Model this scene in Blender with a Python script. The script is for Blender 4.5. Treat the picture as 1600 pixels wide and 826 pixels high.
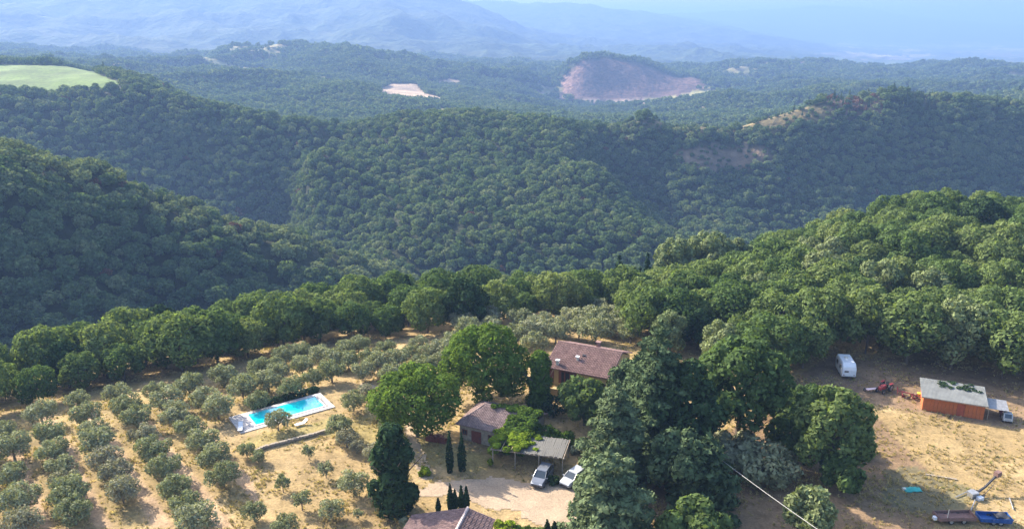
import bpy, math, random
import numpy as np
from mathutils import Vector, Matrix

for _o in list(bpy.data.objects):
    bpy.data.objects.remove(_o)
SC = bpy.context.scene
COL = SC.collection
rng = np.random.default_rng(7)
R = math.radians

# ------------------------------------------------------------------ camera
F = 1232.0                 # focal length in pixels of the 1600 px wide photograph
CX, CY = 800.0, 413.0
CAMH = 55.0
HORIZON_ROW = 45.0
PITCH = math.atan((CY - HORIZON_ROW) / F)
cam_d = bpy.data.cameras.new('camera')
cam_d.sensor_width = 36.0
cam_d.lens = 36.0 * F / 1600.0
cam_d.clip_start = 1.0
cam_d.clip_end = 90000.0
cam = bpy.data.objects.new('camera', cam_d)
COL.objects.link(cam)
cam.location = (0, 0, CAMH)
cam.rotation_euler = (math.pi / 2 - PITCH, 0, 0)
SC.camera = cam

# ------------------------------------------------------------------ sky, sun, exposure
SUN_AZ = R(-50.0)          # measured from +Y, negative towards -X
SUN_EL = R(31.0)
w = bpy.data.worlds.new('World')
SC.world = w
w.use_nodes = True
nt = w.node_tree
sky = nt.nodes.new('ShaderNodeTexSky')
sky.sky_type = 'NISHITA'
sky.sun_disc = False
sky.sun_elevation = SUN_EL
sky.sun_rotation = SUN_AZ
sky.air_density = 1.0
sky.dust_density = 2.5
sky.ozone_density = 1.2
bg = nt.nodes['Background']
bg.inputs['Strength'].default_value = 0.15
nt.links.new(sky.outputs['Color'], bg.inputs['Color'])
sun_dir = Vector((math.sin(SUN_AZ) * math.cos(SUN_EL), math.cos(SUN_AZ) * math.cos(SUN_EL), math.sin(SUN_EL)))
sd = bpy.data.lights.new('sun', 'SUN')
sd.energy = 5.0
sd.angle = R(0.55)
sd.color = (1.0, 0.91, 0.76)
so = bpy.data.objects.new('sun', sd)
COL.objects.link(so)
so.rotation_euler = sun_dir.to_track_quat('Z', 'Y').to_euler()
so.location = (-60, 60, 120)
SC.view_settings.view_transform = 'Standard'
SC.view_settings.look = 'None'
SC.view_settings.gamma = 1.0
SC.view_settings.use_curve_mapping = False
SC.view_settings.exposure = 1.88
SC.cycles.max_bounces = 6
SC.cycles.diffuse_bounces = 3
SC.cycles.volume_bounces = 1
SC.cycles.transparent_max_bounces = 8

# ------------------------------------------------------------------ small helpers
def setmat(o, m):
    if m is not None:
        o.data.materials.append(m)

def mesh_obj(name, verts, faces, mat=None, parent=None, smooth=False):
    me = bpy.data.meshes.new(name)
    me.from_pydata([tuple(v) for v in verts], [], faces)
    if mat is not None:
        for m in (mat if isinstance(mat, (list, tuple)) else [mat]):
            me.materials.append(m)
    if smooth:
        me.polygons.foreach_set('use_smooth', [True] * len(me.polygons))
    me.update()
    o = bpy.data.objects.new(name, me)
    COL.objects.link(o)
    if parent is not None:
        o.parent = parent
    return o

def np_mesh(name, V, Fc, mat=None, smooth=False):
    """fast mesh of equal-sized polygons"""
    me = bpy.data.meshes.new(name)
    n, k = Fc.shape
    me.vertices.add(len(V)); me.vertices.foreach_set('co', np.asarray(V, 'f').ravel())
    me.loops.add(n * k); me.loops.foreach_set('vertex_index', Fc.astype('i').ravel())
    me.polygons.add(n)
    me.polygons.foreach_set('loop_start', np.arange(0, n * k, k, dtype='i'))
    if smooth:
        me.polygons.foreach_set('use_smooth', np.ones(n, dtype=bool))
    me.update(calc_edges=True)
    if mat is not None:
        me.materials.append(mat)
    return me

def tag(o, label=None, cat=None, group=None, kind=None):
    if label: o['label'] = label
    if cat: o['category'] = cat
    if group: o['group'] = group
    if kind: o['kind'] = kind
    return o

def empty(name, loc, rz=0.0, sc=1.0):
    o = bpy.data.objects.new(name, None)
    o.empty_display_size = 0.5
    COL.objects.link(o)
    o.location = loc
    o.rotation_euler = (0, 0, rz)
    o.scale = (sc, sc, sc) if not hasattr(sc, '__len__') else sc
    return o

def child(name, me, parent):
    o = bpy.data.objects.new(name, me)
    COL.objects.link(o)
    o.parent = parent
    return o

class MB:
    """collects simple solids into one mesh (one part)"""
    def __init__(s):
        s.v, s.f = [], []
    def add(s, vs, fs, M=None):
        b = len(s.v)
        for v in vs:
            s.v.append(tuple(M @ Vector(v)) if M is not None else tuple(v))
        s.f += [tuple(b + i for i in f) for f in fs]
        return s
    def box(s, c, d, M=None, rz=0, taper=1.0):
        x, y, z = d[0] / 2, d[1] / 2, d[2] / 2
        vs = []
        cr, sr = math.cos(rz), math.sin(rz)
        for k, t in ((-1, 1.0), (1, taper)):
            for sx, sy in ((-1, -1), (1, -1), (1, 1), (-1, 1)):
                px, py = sx * x * t, sy * y * t
                vs.append((c[0] + px * cr - py * sr, c[1] + px * sr + py * cr, c[2] + k * z))
        return s.add(vs, [(3, 2, 1, 0), (4, 5, 6, 7), (0, 1, 5, 4), (1, 2, 6, 5), (2, 3, 7, 6), (3, 0, 4, 7)], M)
    def tube(s, pts, rad, n=6, cap=True):
        pts = [Vector(p) for p in pts]
        rs = rad if hasattr(rad, '__len__') else [rad] * len(pts)
        rings = []
        for i, p in enumerate(pts):
            a = pts[min(i + 1, len(pts) - 1)] - pts[max(i - 1, 0)]
            a.normalize()
            u = a.cross(Vector((0, 0, 1)))
            if u.length < 0.05: u = a.cross(Vector((1, 0, 0)))
            u.normalize(); v = a.cross(u)
            b = len(s.v)
            for k in range(n):
                t = 2 * math.pi * k / n
                s.v.append(tuple(p + (u * math.cos(t) + v * math.sin(t)) * rs[i]))
            rings.append(b)
        for i in range(len(rings) - 1):
            a, b = rings[i], rings[i + 1]
            for k in range(n):
                s.f.append((a + k, a + (k + 1) % n, b + (k + 1) % n, b + k))
        if cap:
            s.f.append(tuple(rings[0] + k for k in range(n)))
            s.f.append(tuple(rings[-1] + k for k in reversed(range(n))))
        return s
    def prism(s, prof, y0, y1, M=None, axis='y', inset=None):
        """profile of (x,z) points extruded along y"""
        n = len(prof)
        vs = [(p[0], y0, p[1]) for p in prof] + [(p[0], y1, p[1]) for p in prof]
        fs = [tuple(reversed(range(n))), tuple(range(n, 2 * n))]
        fs += [(i, (i + 1) % n, n + (i + 1) % n, n + i) for i in range(n)]
        return s.add(vs, fs, M)
    def build(s, name, mat, parent=None, smooth=False):
        return mesh_obj(name, s.v, s.f, mat, parent, smooth)

# ------------------------------------------------------------------ image ray -> world
CP, SP = math.cos(PITCH), math.sin(PITCH)
def ray(px, py):
    u, v = (px - CX) / F, (py - CY) / F
    return (u, CP - v * SP, -SP - v * CP)
def at_Y(px, py, Y):
    d = ray(px, py); k = Y / d[1]
    return (d[0] * k, Y, CAMH + d[2] * k)
def at_z(px, py, z=0.0):
    d = ray(px, py); k = (z - CAMH) / d[2]
    return (d[0] * k, d[1] * k, z)
def project(X, Y, Z):
    z = Z - CAMH
    depth = Y * CP - z * SP
    return CX + F * X / depth, CY + F * (-(Y * SP + z * CP)) / depth, depth

# ------------------------------------------------------------------ noise
_perm = np.random.default_rng(3).permutation(512)
_ga = np.random.default_rng(4).random(512) * 2 * np.pi
_gx, _gy = np.cos(_ga), np.sin(_ga)
def perlin(x, y):
    x = np.asarray(x, float); y = np.asarray(y, float)
    xi, yi = np.floor(x).astype(int), np.floor(y).astype(int)
    xf, yf = x - xi, y - yi
    def g(ix, iy, dx, dy):
        h = _perm[(_perm[ix & 511] + iy) & 511]
        return _gx[h] * dx + _gy[h] * dy
    u = xf * xf * xf * (xf * (xf * 6 - 15) + 10); v = yf * yf * yf * (yf * (yf * 6 - 15) + 10)
    a = g(xi, yi, xf, yf); b = g(xi + 1, yi, xf - 1, yf)
    c = g(xi, yi + 1, xf, yf - 1); d = g(xi + 1, yi + 1, xf - 1, yf - 1)
    return (a + u * (b - a)) * (1 - v) + (c + u * (d - c)) * v
def fbm(x, y, o=4):
    s = 0; a = 1.0
    for k in range(o):
        s = s + a * perlin(x * 2 ** k + 17.3 * k, y * 2 ** k - 9.1 * k); a *= 0.5
    return s
def ridged(x, y, o=4):
    s = 0; a = 1.0
    for k in range(o):
        s = s + a * (1 - 2 * np.abs(perlin(x * 2 ** k + 5.3 * k, y * 2 ** k + 3.7 * k))); a *= 0.5
    return s - 0.9
def smooth(e0, e1, x):
    t = np.clip((x - e0) / (e1 - e0), 0, 1)
    return t * t * (3 - 2 * t)

# ------------------------------------------------------------------ terrain control points
CTRL = []                  # (a = X/Y, ln Y, w = z/Y)
def ctl(px, py, Y, up=0.0):
    X, Y, Z = at_Y(px, py, Y)
    CTRL.append((X / Y, math.log(Y), (Z - up) / Y))
def ctw(X, Y, z):
    CTRL.append((X / Y, math.log(Y), z / Y))
# yard and grove plateau (z about 0)
for a in np.arange(-1.4, 1.41, 0.35):
    for Y in (18, 30, 48, 66, 84, 100):
        ctw(a * Y, Y, 0.0)
for a, z in ((-1.4, -9), (-1.0, -7), (-.75, -5), (-.5, -2.5), (-.25, -1), (0, 0), (.25, 0), (.5, 0.3), (.75, .8), (1.0, 1.5), (1.4, 2)):
    ctw(a * 122, 122, z)
for a, z in ((-1.4, -20), (-1.0, -18), (-.75, -15), (-.5, -10), (-.3, -7), (-.15, -4.5), (0, -3), (.15, -3), (.3, -2), (.45, 0), (.6, 1.5), (.8, 2.5), (1.1, 3), (1.4, 3)):
    ctw(a * 150, 150, z)
for a, z in ((-1.4, -40), (-1.0, -38), (-.75, -33), (-.5, -25), (-.3, -17), (-.15, -12.5), (0, -11.5), (.12, -13), (.24, -9), (.35, -4), (.5, 1), (.65, 3), (.8, 4), (1.1, 5), (1.4, 5)):
    ctw(a * 186, 186, z)
for a, z in ((-1.4, -62), (-1.0, -60), (-.7, -58), (-.4, -54), (-.2, -47), (0, -40), (.15, -38), (.3, -24), (.45, -8), (.6, -1), (.8, 2), (1.1, 6), (1.4, 8)):
    ctw(a * 235, 235, z)
for a, z in ((-.2, -72), (0, -76), (.15, -76), (.3, -66), (.45, -46), (.6, -34), (.8, -24), (1.1, -12), (1.4, -8)):
    ctw(a * 300, 300, z)
TR = 7.0
def line(pts, up=TR):
    for p in pts: ctl(p[0], p[1], p[2], up)
# slope falling from upper left (L1): crest, then its hidden back, then its face
L1 = [(-700, 75, 270), (-400, 110, 295), (-200, 145, 312), (0, 205, 332), (150, 248, 345), (300, 302, 358), (450, 352, 372), (550, 386, 382), (630, 424, 390)]
line(L1)
for p in L1[:-1]:
    X, Y, Z = at_Y(p[0], p[1], p[2]); ctw(X * 1.22 - 10, Y * 1.22, Z - TR - 42)
for p in L1: ctl(p[0], p[1] + 21, p[2] * .957, TR); ctl(p[0], p[1] + 42, p[2] * .918, TR)
line([(0, 360, 279), (150, 372, 294), (300, 402, 308), (450, 438, 328), (-300, 300, 258), (-600, 260, 232)])
line([(0, 515, 252), (250, 487, 284), (450, 474, 318)])
# ridge beyond it (L2) with its face
L2 = [(-700, 120, 690), (-300, 135, 690), (0, 143, 695), (180, 137, 705), (300, 152, 705), (400, 173, 695), (480, 186, 690), (540, 195, 690)]
line(L2)
line([(0, 185, 662), (200, 195, 670), (350, 220, 664), (450, 242, 655), (-300, 185, 660), (300, 280, 634), (400, 318, 615), (460, 350, 590), (150, 235, 645)])
# central wooded spur
line([(560, 190, 720), (620, 174, 730), (700, 170, 730), (800, 178, 720), (870, 196, 680)])
line([(510, 245, 650), (600, 232, 620), (700, 232, 610), (800, 240, 600), (880, 250, 590), (940, 262, 590)])
line([(470, 295, 590), (600, 295, 535), (700, 300, 515), (800, 305, 508), (900, 305, 512), (990, 318, 548)])
line([(490, 360, 520), (600, 375, 465), (700, 375, 448), (800, 375, 442), (900, 375, 445), (1000, 352, 475), (1055, 360, 490)])
line([(660, 430, 430), (760, 432, 418), (880, 427, 416), (1000, 400, 435), (1120, 390, 470)])
line([(915, 226, 664), (950, 294, 640), (1000, 328, 606), (1058, 368, 556)])
line([(1010, 255, 690), (985, 235, 698), (1060, 300, 650), (1095, 335, 610), (1120, 365, 560)])
# bowl and ridge on the other side (R)
RR = [(930, 196, 720), (1000, 195, 712), (1100, 197, 716), (1180, 190, 722), (1240, 172, 726), (1300, 152, 730), (1400, 143, 738), (1500, 147, 748), (1600, 158, 760), (1900, 140, 800), (2300, 130, 840)]
line(RR[:5], 4); line(RR[5:])
line([(1050, 225, 698), (1150, 235, 698), (1300, 210, 702), (1450, 205, 710), (1600, 210, 725), (1900, 205, 760)])
line([(1150, 290, 662), (1250, 290, 664), (1400, 280, 672), (1600, 280, 682), (1900, 260, 715)])
line([(1200, 355, 605), (1350, 345, 625), (1550, 330, 640), (1900, 310, 650)])
for c_ in (L2, RR):
    for p in c_:
        if p[0] < 190: continue
        X, Y, Z = at_Y(p[0], p[1], p[2]); ctw(X * 1.08, Y * 1.08, Z - TR - 10)
for p in L1[:-1]:
    X, Y, Z = at_Y(p[0], p[1], p[2]); ctw(X * 1.08 - 4, Y * 1.08, Z - TR - 12)
# ground falling away behind these crests
for px, py, Y in ((-300, 150, 1150), (300, 172, 980), (420, 192, 900), (540, 205, 850), (700, 195, 880), (850, 200, 900), (1000, 205, 1000), (1150, 200, 1050), (1300, 172, 1020), (1450, 165, 1000), (1600, 172, 1000)):
    ctl(px, py, Y)
# field plateau
line([(-700, 95, 960), (-300, 100, 960), (0, 102, 960), (100, 105, 960), (180, 121, 920), (240, 132, 880)], 0)
line([(-300, 132, 740), (0, 135, 750), (100, 134, 750)], 0)
# rolling country, rows 70-190
line([(0, 118, 1300), (150, 128, 1250), (300, 150, 1250), (230, 118, 1600), (370, 152, 1250), (480, 129, 1350), (560, 142, 1300), (640, 167, 1200), (480, 170, 1130), (560, 175, 1120)])
line([(-300, 88, 2600), (0, 78, 2600), (80, 92, 2400), (160, 100, 2300), (280, 100, 2300), (350, 92, 2250), (430, 76, 2200), (500, 70, 2250), (560, 82, 2150), (650, 110, 1950), (700, 126, 1850), (420, 118, 1800), (520, 118, 1700), (600, 134, 1650), (650, 152, 1500), (700, 156, 1450)])
line([(-300, 100, 3300), (0, 92, 3300), (350, 96, 3200), (500, 92, 3200), (650, 104, 2900)])
line([(750, 120, 2200), (800, 112, 2600), (760, 150, 1600), (820, 158, 1450), (760, 172, 1150), (900, 180, 1250), (860, 150, 1700), (840, 128, 2100)])
line([(862, 140, 2090), (880, 122, 2120), (910, 96, 2140), (950, 92, 2160), (1010, 103, 2160), (1090, 124, 2130), (900, 151, 2020), (960, 156, 2010), (1040, 151, 2010), (1120, 141, 2040), (930, 125, 2080), (1020, 130, 2085), (950, 100, 2300), (1050, 118, 2300), (880, 112, 2280)])
line([(1000, 168, 1500), (1100, 165, 1500), (1200, 160, 1550), (1260, 150, 1650), (1100, 180, 1250), (1200, 175, 1300)])
line([(1130, 125, 2350), (1180, 105, 2600), (1250, 106, 2600), (1310, 110, 2550), (1360, 120, 2400), (1420, 128, 2300), (1450, 118, 2400), (1510, 112, 2400), (1600, 112, 2400), (1900, 105, 2400), (1300, 135, 2100), (1400, 145, 1900), (1550, 135, 1900), (1280, 155, 1500), (1420, 160, 1350), (1600, 150, 1500)])
# mountains, upper left
line([(-700, -14, 6800), (-300, -14, 6600), (0, -14, 6500), (200, -14, 6500), (400, -13, 6500), (550, -12, 6300), (650, -6, 6200), (700, 3, 6000), (745, 24, 5600), (800, 52, 5100), (850, 68, 4700), (900, 78, 4300)], 0)
line([(-300, 40, 4700), (0, 40, 4600), (60, 70, 4000), (100, 30, 5000), (200, 45, 4600), (350, 40, 4700), (500, 40, 4600), (620, 40, 4600), (700, 55, 4400), (300, 78, 3800), (500, 80, 3700), (650, 86, 3500), (780, 84, 3800), (150, 84, 3700)], 0)
ctl(-300, 0, 9500); ctl(200, 5, 9500); ctl(600, 20, 9000)
# second and third ranges, and the plain
line([(730, 6, 9300), (800, 9, 9200), (870, 11, 9000), (920, 16, 8700), (970, 29, 8300), (1040, 36, 8000), (1100, 46, 7800), (1180, 60, 7300), (1260, 76, 6800)], 0)
line([(800, 60, 6800), (900, 58, 6700), (1000, 64, 6500), (1100, 74, 6200), (920, 86, 5200), (1020, 92, 5000), (1150, 90, 5400)], 0)
line([(960, 33, 16500), (1040, 27, 16500), (1150, 21, 16000), (1270, 13, 15800), (1340, 17, 15500), (1400, 26, 15500), (1450, 35, 15000), (1530, 39, 15500), (1620, 45, 15500), (1800, 50, 15500), (2300, 45, 15500), (700, 40, 16000), (200, 40, 16000), (-300, 40, 16000)], 0)
for px in (950, 1100, 1250, 1400, 1600, 1800, 2300): ctl(px, 66, 26000)
for px in (-300, 200, 700): ctl(px, 60, 26000)
line([(1250, 98, 5200), (1350, 104, 5000), (1450, 106, 5000), (1600, 104, 5000), (1900, 104, 5000), (1350, 88, 7000), (1450, 90, 7000), (1600, 89, 7000), (1900, 89, 7000), (1300, 76, 9000), (1400, 78, 9500), (1500, 79, 9500), (1600, 78, 9500), (1900, 78, 9500), (1300, 68, 11500), (1450, 70, 11500), (1600, 71, 11500), (1900, 71, 11500)], 0)
line([(1250, 112, 3600), (1400, 122, 3300), (1550, 118, 3300), (1900, 118, 3300), (1050, 116, 3300)], 0)
CTRL = np.array(CTRL)
AS = 1.6                   # weight of the sideways coordinate
_P = np.c_[CTRL[:, 0] * AS, CTRL[:, 1]]
def _phi(r2):
    return -np.sqrt(r2 + 0.0012)
_n = len(_P)
_K = _phi(((_P[:, None, :] - _P[None]) ** 2).sum(-1)) + np.eye(_n) * -4e-4
_Q = np.c_[np.ones(_n), _P]
_A = np.block([[_K, _Q], [_Q.T, np.zeros((3, 3))]])
_S = np.linalg.solve(_A, np.r_[CTRL[:, 2], 0, 0, 0])
def tps(a, l):
    a = np.asarray(a, float).ravel() * AS; l = np.asarray(l, float).ravel()
    out = np.empty(len(a))
    for i in range(0, len(a), 20000):
        x, y = a[i:i + 20000], l[i:i + 20000]
        r2 = (x[:, None] - _P[None, :, 0]) ** 2 + (y[:, None] - _P[None, :, 1]) ** 2
        out[i:i + 20000] = _phi(r2) @ _S[:_n] + _S[_n] + x * _S[_n + 1] + y * _S[_n + 2]
    return out
def detail(X, Y):
    """relief finer than the control points"""
    r = np.hypot(X, Y)
    d = 0.10 * fbm(X / 9, Y / 9, 3) * smooth(20, 60, r)
    d = d + 2.8 * fbm(X / 60 + 3, Y / 60, 3) * smooth(260, 430, r) + 5.0 * ridged(X / 210 + .7, Y / 210, 2) * smooth(420, 560, r) * (1 - smooth(640, 720, r))
    d = d + 44.0 * ridged(X / 520 + .3, Y / 520, 3) * smooth(980, 1600, r) * (1 - .85 * np.exp(-((X - 290) / 230) ** 2 - ((Y - 2080) / 260) ** 2)) * (1 - .7 * np.exp(-((X + 210) / 150) ** 2 - ((Y - 1600) / 260) ** 2))
    d = d + 95.0 * ridged(X / 1500 + .4, Y / 1500, 4) * smooth(3000, 4600, r) * (1 - .65 * smooth(5300, 6300, Y)) * (1 - .88 * smooth(.22, .45, X / Y) * (1 - smooth(11000, 14000, r)))
    d = d + 60.0 * fbm(X / 2600, Y / 2600, 3) * smooth(9500, 15000, r)
    return d
GA = np.linspace(-1.45, 1.45, 700)
_l = [math.log(18.0)]
while _l[-1] < math.log(27000):
    Yc = math.exp(_l[-1])
    _l.append(_l[-1] + (0.0075 if 60 < Yc < 240 else 0.011 if Yc < 3000 else 0.012))
GL = np.array(_l)
# the smooth surface on a coarser grid, then the same grid everywhere (bicubic not needed: 0.004 steps)
_ca = np.linspace(-1.45, 1.45, 233); _cl = np.linspace(GL[0], GL[-1], 380)
_cg = tps(*[q.ravel() for q in np.meshgrid(_ca, _cl)]).reshape(len(_cl), len(_ca))
def base_w(a, l):
    fa = np.clip((np.asarray(a, float) - _ca[0]) / (_ca[1] - _ca[0]), 0, len(_ca) - 1.001)
    fl = np.clip((np.asarray(l, float) - _cl[0]) / (_cl[1] - _cl[0]), 0, len(_cl) - 1.001)
    i, j = fa.astype(int), fl.astype(int); u, v = fa - i, fl - j
    g = _cg
    return (g[j, i] * (1 - u) + g[j, i + 1] * u) * (1 - v) + (g[j + 1, i] * (1 - u) + g[j + 1, i + 1] * u) * v
def H(X, Y):
    X = np.asarray(X, float); Y = np.asarray(Y, float)
    Yc = np.maximum(Y, 18.0)
    z = base_w(X / Yc, np.log(Yc)) * Yc
    return z + detail(X, Yc)
def Hs(x, y):
    return float(H(np.array([x]), np.array([y]))[0])
def gpt(px, py):
    """ground point seen at a photo position on the near plateau"""
    z = 0.0
    for _ in range(25):
        x, y, _q = at_z(px, py, z)
        zn = Hs(x, y)
        z = z * 0.4 + zn * 0.6
    x, y, _q = at_z(px, py, z)
    return Vector((x, y, Hs(x, y)))

# ------------------------------------------------------------------ materials
def new_mat(name):
    m = bpy.data.materials.new(name); m.use_nodes = True
    t = m.node_tree; t.nodes.clear()
    return m, t, t.nodes, t.links
def N(t, kind, **kw):
    n = t.nodes.new(kind)
    for k, v in kw.items(): setattr(n, k, v)
    return n
def noise(t, vec, scale, detail=4.0, rough=0.55):
    n = N(t, 'ShaderNodeTexNoise'); n.inputs['Scale'].default_value = scale
    n.inputs['Detail'].default_value = detail; n.inputs['Roughness'].default_value = rough
    if vec is not None: t.links.new(vec, n.inputs['Vector'])
    return n
def ramp(t, fac, stops):
    r = N(t, 'ShaderNodeValToRGB')
    while len(r.color_ramp.elements) < len(stops): r.color_ramp.elements.new(0.5)
    for e, (p, c) in zip(r.color_ramp.elements, stops):
        e.position = p; e.color = (c[0], c[1], c[2], 1) if hasattr(c, '__len__') else (c, c, c, 1)
    t.links.new(fac, r.inputs['Fac'])
    return r.outputs['Color']
def mixc(t, mode, fac, a, b):
    n = N(t, 'ShaderNodeMix', data_type='RGBA', blend_type=mode)
    if hasattr(fac, 'is_linked'): t.links.new(fac, n.inputs[0])
    else: n.inputs[0].default_value = fac
    for x, i in ((a, 6), (b, 7)):
        if hasattr(x, 'is_linked'): t.links.new(x, n.inputs[i])
        else: n.inputs[i].default_value = (x[0], x[1], x[2], 1)
    return n.outputs[2]
def mth(t, op, a, b=None, c=None):
    n = N(t, 'ShaderNodeMath', operation=op)
    for i, x in enumerate((a, b, c)):
        if x is None: continue
        if hasattr(x, 'is_linked'): t.links.new(x, n.inputs[i])
        else: n.inputs[i].default_value = x
    return n.outputs[0]
def bump(t, h, dist, strength=1.0):
    b = N(t, 'ShaderNodeBump'); b.inputs['Distance'].default_value = dist; b.inputs['Strength'].default_value = strength
    t.links.new(h, b.inputs['Height']); return b.outputs['Normal']
def principled(t, col, rough=0.8, normal=None, spec=0.3, metal=0.0):
    p = N(t, 'ShaderNodeBsdfPrincipled')
    if hasattr(col, 'is_linked'): t.links.new(col, p.inputs['Base Color'])
    else: p.inputs['Base Color'].default_value = (col[0], col[1], col[2], 1)
    if hasattr(rough, 'is_linked'): t.links.new(rough, p.inputs['Roughness'])
    else: p.inputs['Roughness'].default_value = rough
    p.inputs['Specular IOR Level'].default_value = spec
    p.inputs['Metallic'].default_value = metal
    if normal is not None: t.links.new(normal, p.inputs['Normal'])
    o = N(t, 'ShaderNodeOutputMaterial'); t.links.new(p.outputs[0], o.inputs['Surface'])
    return p
def simple(name, col, rough=0.7, metal=0.0, var=0.25, scale=3.0, spec=0.4, bmp=0.0):
    """one paint / stone / metal with uneven wear"""
    m, t, n, l = new_mat(name)
    g = N(t, 'ShaderNodeTexCoord')
    a = noise(t, g.outputs['Object'], scale, 6.0, 0.65)
    c = ramp(t, a.outputs['Fac'], [(0.3, [x * (1 - var) for x in col]), (0.7, [min(1, x * (1 + var)) for x in col])])
    nb = bump(t, a.outputs['Fac'], bmp) if bmp else None
    principled(t, c, rough, nb, spec, metal)
    return m

def leaf_mat(name, cols, trans=0.38, gloss=0.0, var=0.35):
    """foliage: tone varies from tree to tree, over the stand and from clump to clump"""
    m, t, n, l = new_mat(name)
    oi = N(t, 'ShaderNodeObjectInfo')
    ge = N(t, 'ShaderNodeNewGeometry')
    big = noise(t, ge.outputs['Position'], 0.018, 3.0)
    fac = mth(t, 'ADD', mth(t, 'MULTIPLY', oi.outputs['Random'], 0.62), mth(t, 'MULTIPLY', mth(t, 'SUBTRACT', big.outputs['Fac'], 0.3), 0.9))
    base = ramp(t, fac, [(i / max(1, len(cols) - 1), c) for i, c in enumerate(cols)])
    sm = noise(t, ge.outputs['Position'], 0.9, 3.0)
    v = ramp(t, sm.outputs['Fac'], [(0.3, 1 - var), (0.7, 1 + var)])
    # leaves of one island differ a little too
    ri = ramp(t, ge.outputs['Random Per Island'], [(0.0, 0.72), (1.0, 1.28)])
    c = mixc(t, 'MULTIPLY', 1.0, mixc(t, 'MULTIPLY', 1.0, base, v), ri)
    d = N(t, 'ShaderNodeBsdfDiffuse'); l.new(c, d.inputs['Color'])
    tr = N(t, 'ShaderNodeBsdfTranslucent')
    l.new(mixc(t, 'MULTIPLY', 1.0, c, (1.25, 1.3, 0.55)), tr.inputs['Color'])
    mx = N(t, 'ShaderNodeMixShader'); mx.inputs[0].default_value = trans
    l.new(d.outputs[0], mx.inputs[1]); l.new(tr.outputs[0], mx.inputs[2])
    out = mx.outputs[0]
    if gloss:
        g = N(t, 'ShaderNodeBsdfGlossy'); g.inputs['Roughness'].default_value = 0.45
        g.inputs['Color'].default_value = (.8, .85, .8, 1)
        m2 = N(t, 'ShaderNodeMixShader'); m2.inputs[0].default_value = gloss
        l.new(out, m2.inputs[1]); l.new(g.outputs[0], m2.inputs[2]); out = m2.outputs[0]
    o = N(t, 'ShaderNodeOutputMaterial'); l.new(out, o.inputs['Surface'])
    return m

LEAF = {
    'forest': leaf_mat('forest_leaves', [(.050, .086, .044), (.075, .115, .053), (.105, .142, .064), (.140, .168, .078)]),
    'wood': leaf_mat('oak_leaves', [(.046, .078, .030), (.074, .112, .040), (.112, .148, .054), (.165, .190, .074)]),
    'bright': leaf_mat('lime_leaves', [(.066, .112, .022), (.100, .146, .030)], 0.36),
    'yellowgreen': leaf_mat('vine_leaves', [(.13, .19, .018), (.18, .22, .025)], 0.3),
    'olive': leaf_mat('olive_leaves', [(.155, .170, .092), (.205, .215, .128), (.255, .255, .172)], 0.2),
    'greyolive': leaf_mat('grey_olive_leaves', [(.19, .185, .125), (.25, .235, .17)], 0.18),
    'conifer': leaf_mat('fir_needles', [(.050, .074, .036), (.078, .106, .052)], 0.1),
    'cedar': leaf_mat('cedar_needles', [(.070, .098, .046), (.098, .126, .064)], 0.12),
    'dark': leaf_mat('dark_leaves', [(.024, .044, .019), (.038, .062, .026)], 0.15),
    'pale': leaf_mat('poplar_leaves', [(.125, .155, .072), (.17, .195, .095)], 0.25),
    'cypress': leaf_mat('cypress_needles', [(.016, .034, .014), (.028, .046, .018)], 0.08),
    'rust': leaf_mat('rust_leaves', [(.10, .05, .035), (.15, .08, .05)], 0.2),
}
BARK = simple('bark', (.10, .078, .058), 0.95, var=.4, scale=5)
OLIVE_BARK = simple('olive_bark', (.15, .125, .10), 0.95, var=.4, scale=6)

def ground_mat():
    m, t, n, l = new_mat('dry_grass_ground')
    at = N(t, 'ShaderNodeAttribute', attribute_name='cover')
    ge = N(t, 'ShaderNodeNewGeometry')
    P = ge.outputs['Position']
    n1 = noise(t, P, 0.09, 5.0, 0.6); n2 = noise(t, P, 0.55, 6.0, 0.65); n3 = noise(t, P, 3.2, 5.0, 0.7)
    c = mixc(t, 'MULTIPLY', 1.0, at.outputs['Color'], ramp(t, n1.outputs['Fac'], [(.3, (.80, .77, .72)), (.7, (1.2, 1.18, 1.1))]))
    c = mixc(t, 'MULTIPLY', 1.0, c, ramp(t, n2.outputs['Fac'], [(.28, (.62, .60, .55)), (.5, (1, 1, 1)), (.72, (1.25, 1.22, 1.12))]))
    c = mixc(t, 'MULTIPLY', 1.0, c, ramp(t, n3.outputs['Fac'], [(.3, (.66, .66, .62)), (.7, (1.25, 1.22, 1.2))]))
    h = mth(t, 'ADD', mth(t, 'MULTIPLY', n2.outputs['Fac'], .35), mth(t, 'MULTIPLY', n3.outputs['Fac'], .14))
    principled(t, c, 0.95, bump(t, h, 0.55), 0.1)
    return m
def hill_mat(name, s1, s2, bd):
    m, t, n, l = new_mat(name)
    at = N(t, 'ShaderNodeAttribute', attribute_name='cover')
    ge = N(t, 'ShaderNodeNewGeometry')
    a = noise(t, ge.outputs['Position'], s1, 5.0, 0.65); b = noise(t, ge.outputs['Position'], s2, 4.0, 0.6)
    c = mixc(t, 'MULTIPLY', 1.0, at.outputs['Color'], ramp(t, a.outputs['Fac'], [(.3, (.62, .62, .6)), (.7, (1.4, 1.35, 1.25))]))
    c = mixc(t, 'MULTIPLY', 1.0, c, ramp(t, b.outputs['Fac'], [(.3, (.65, .68, .7)), (.7, (1.35, 1.32, 1.2))]))
    h = mth(t, 'ADD', mth(t, 'MULTIPLY', a.outputs['Fac'], bd * 2.0), mth(t, 'MULTIPLY', b.outputs['Fac'], bd))
    principled(t, c, 0.95, bump(t, h, 1.0), 0.1)
    return m
GROUND = ground_mat()
HILL = hill_mat('hill_soil', 0.02, 0.11, 3.0)
MOUNT = hill_mat('mountain_woodland', 0.006, 0.03, 22.0)
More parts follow.
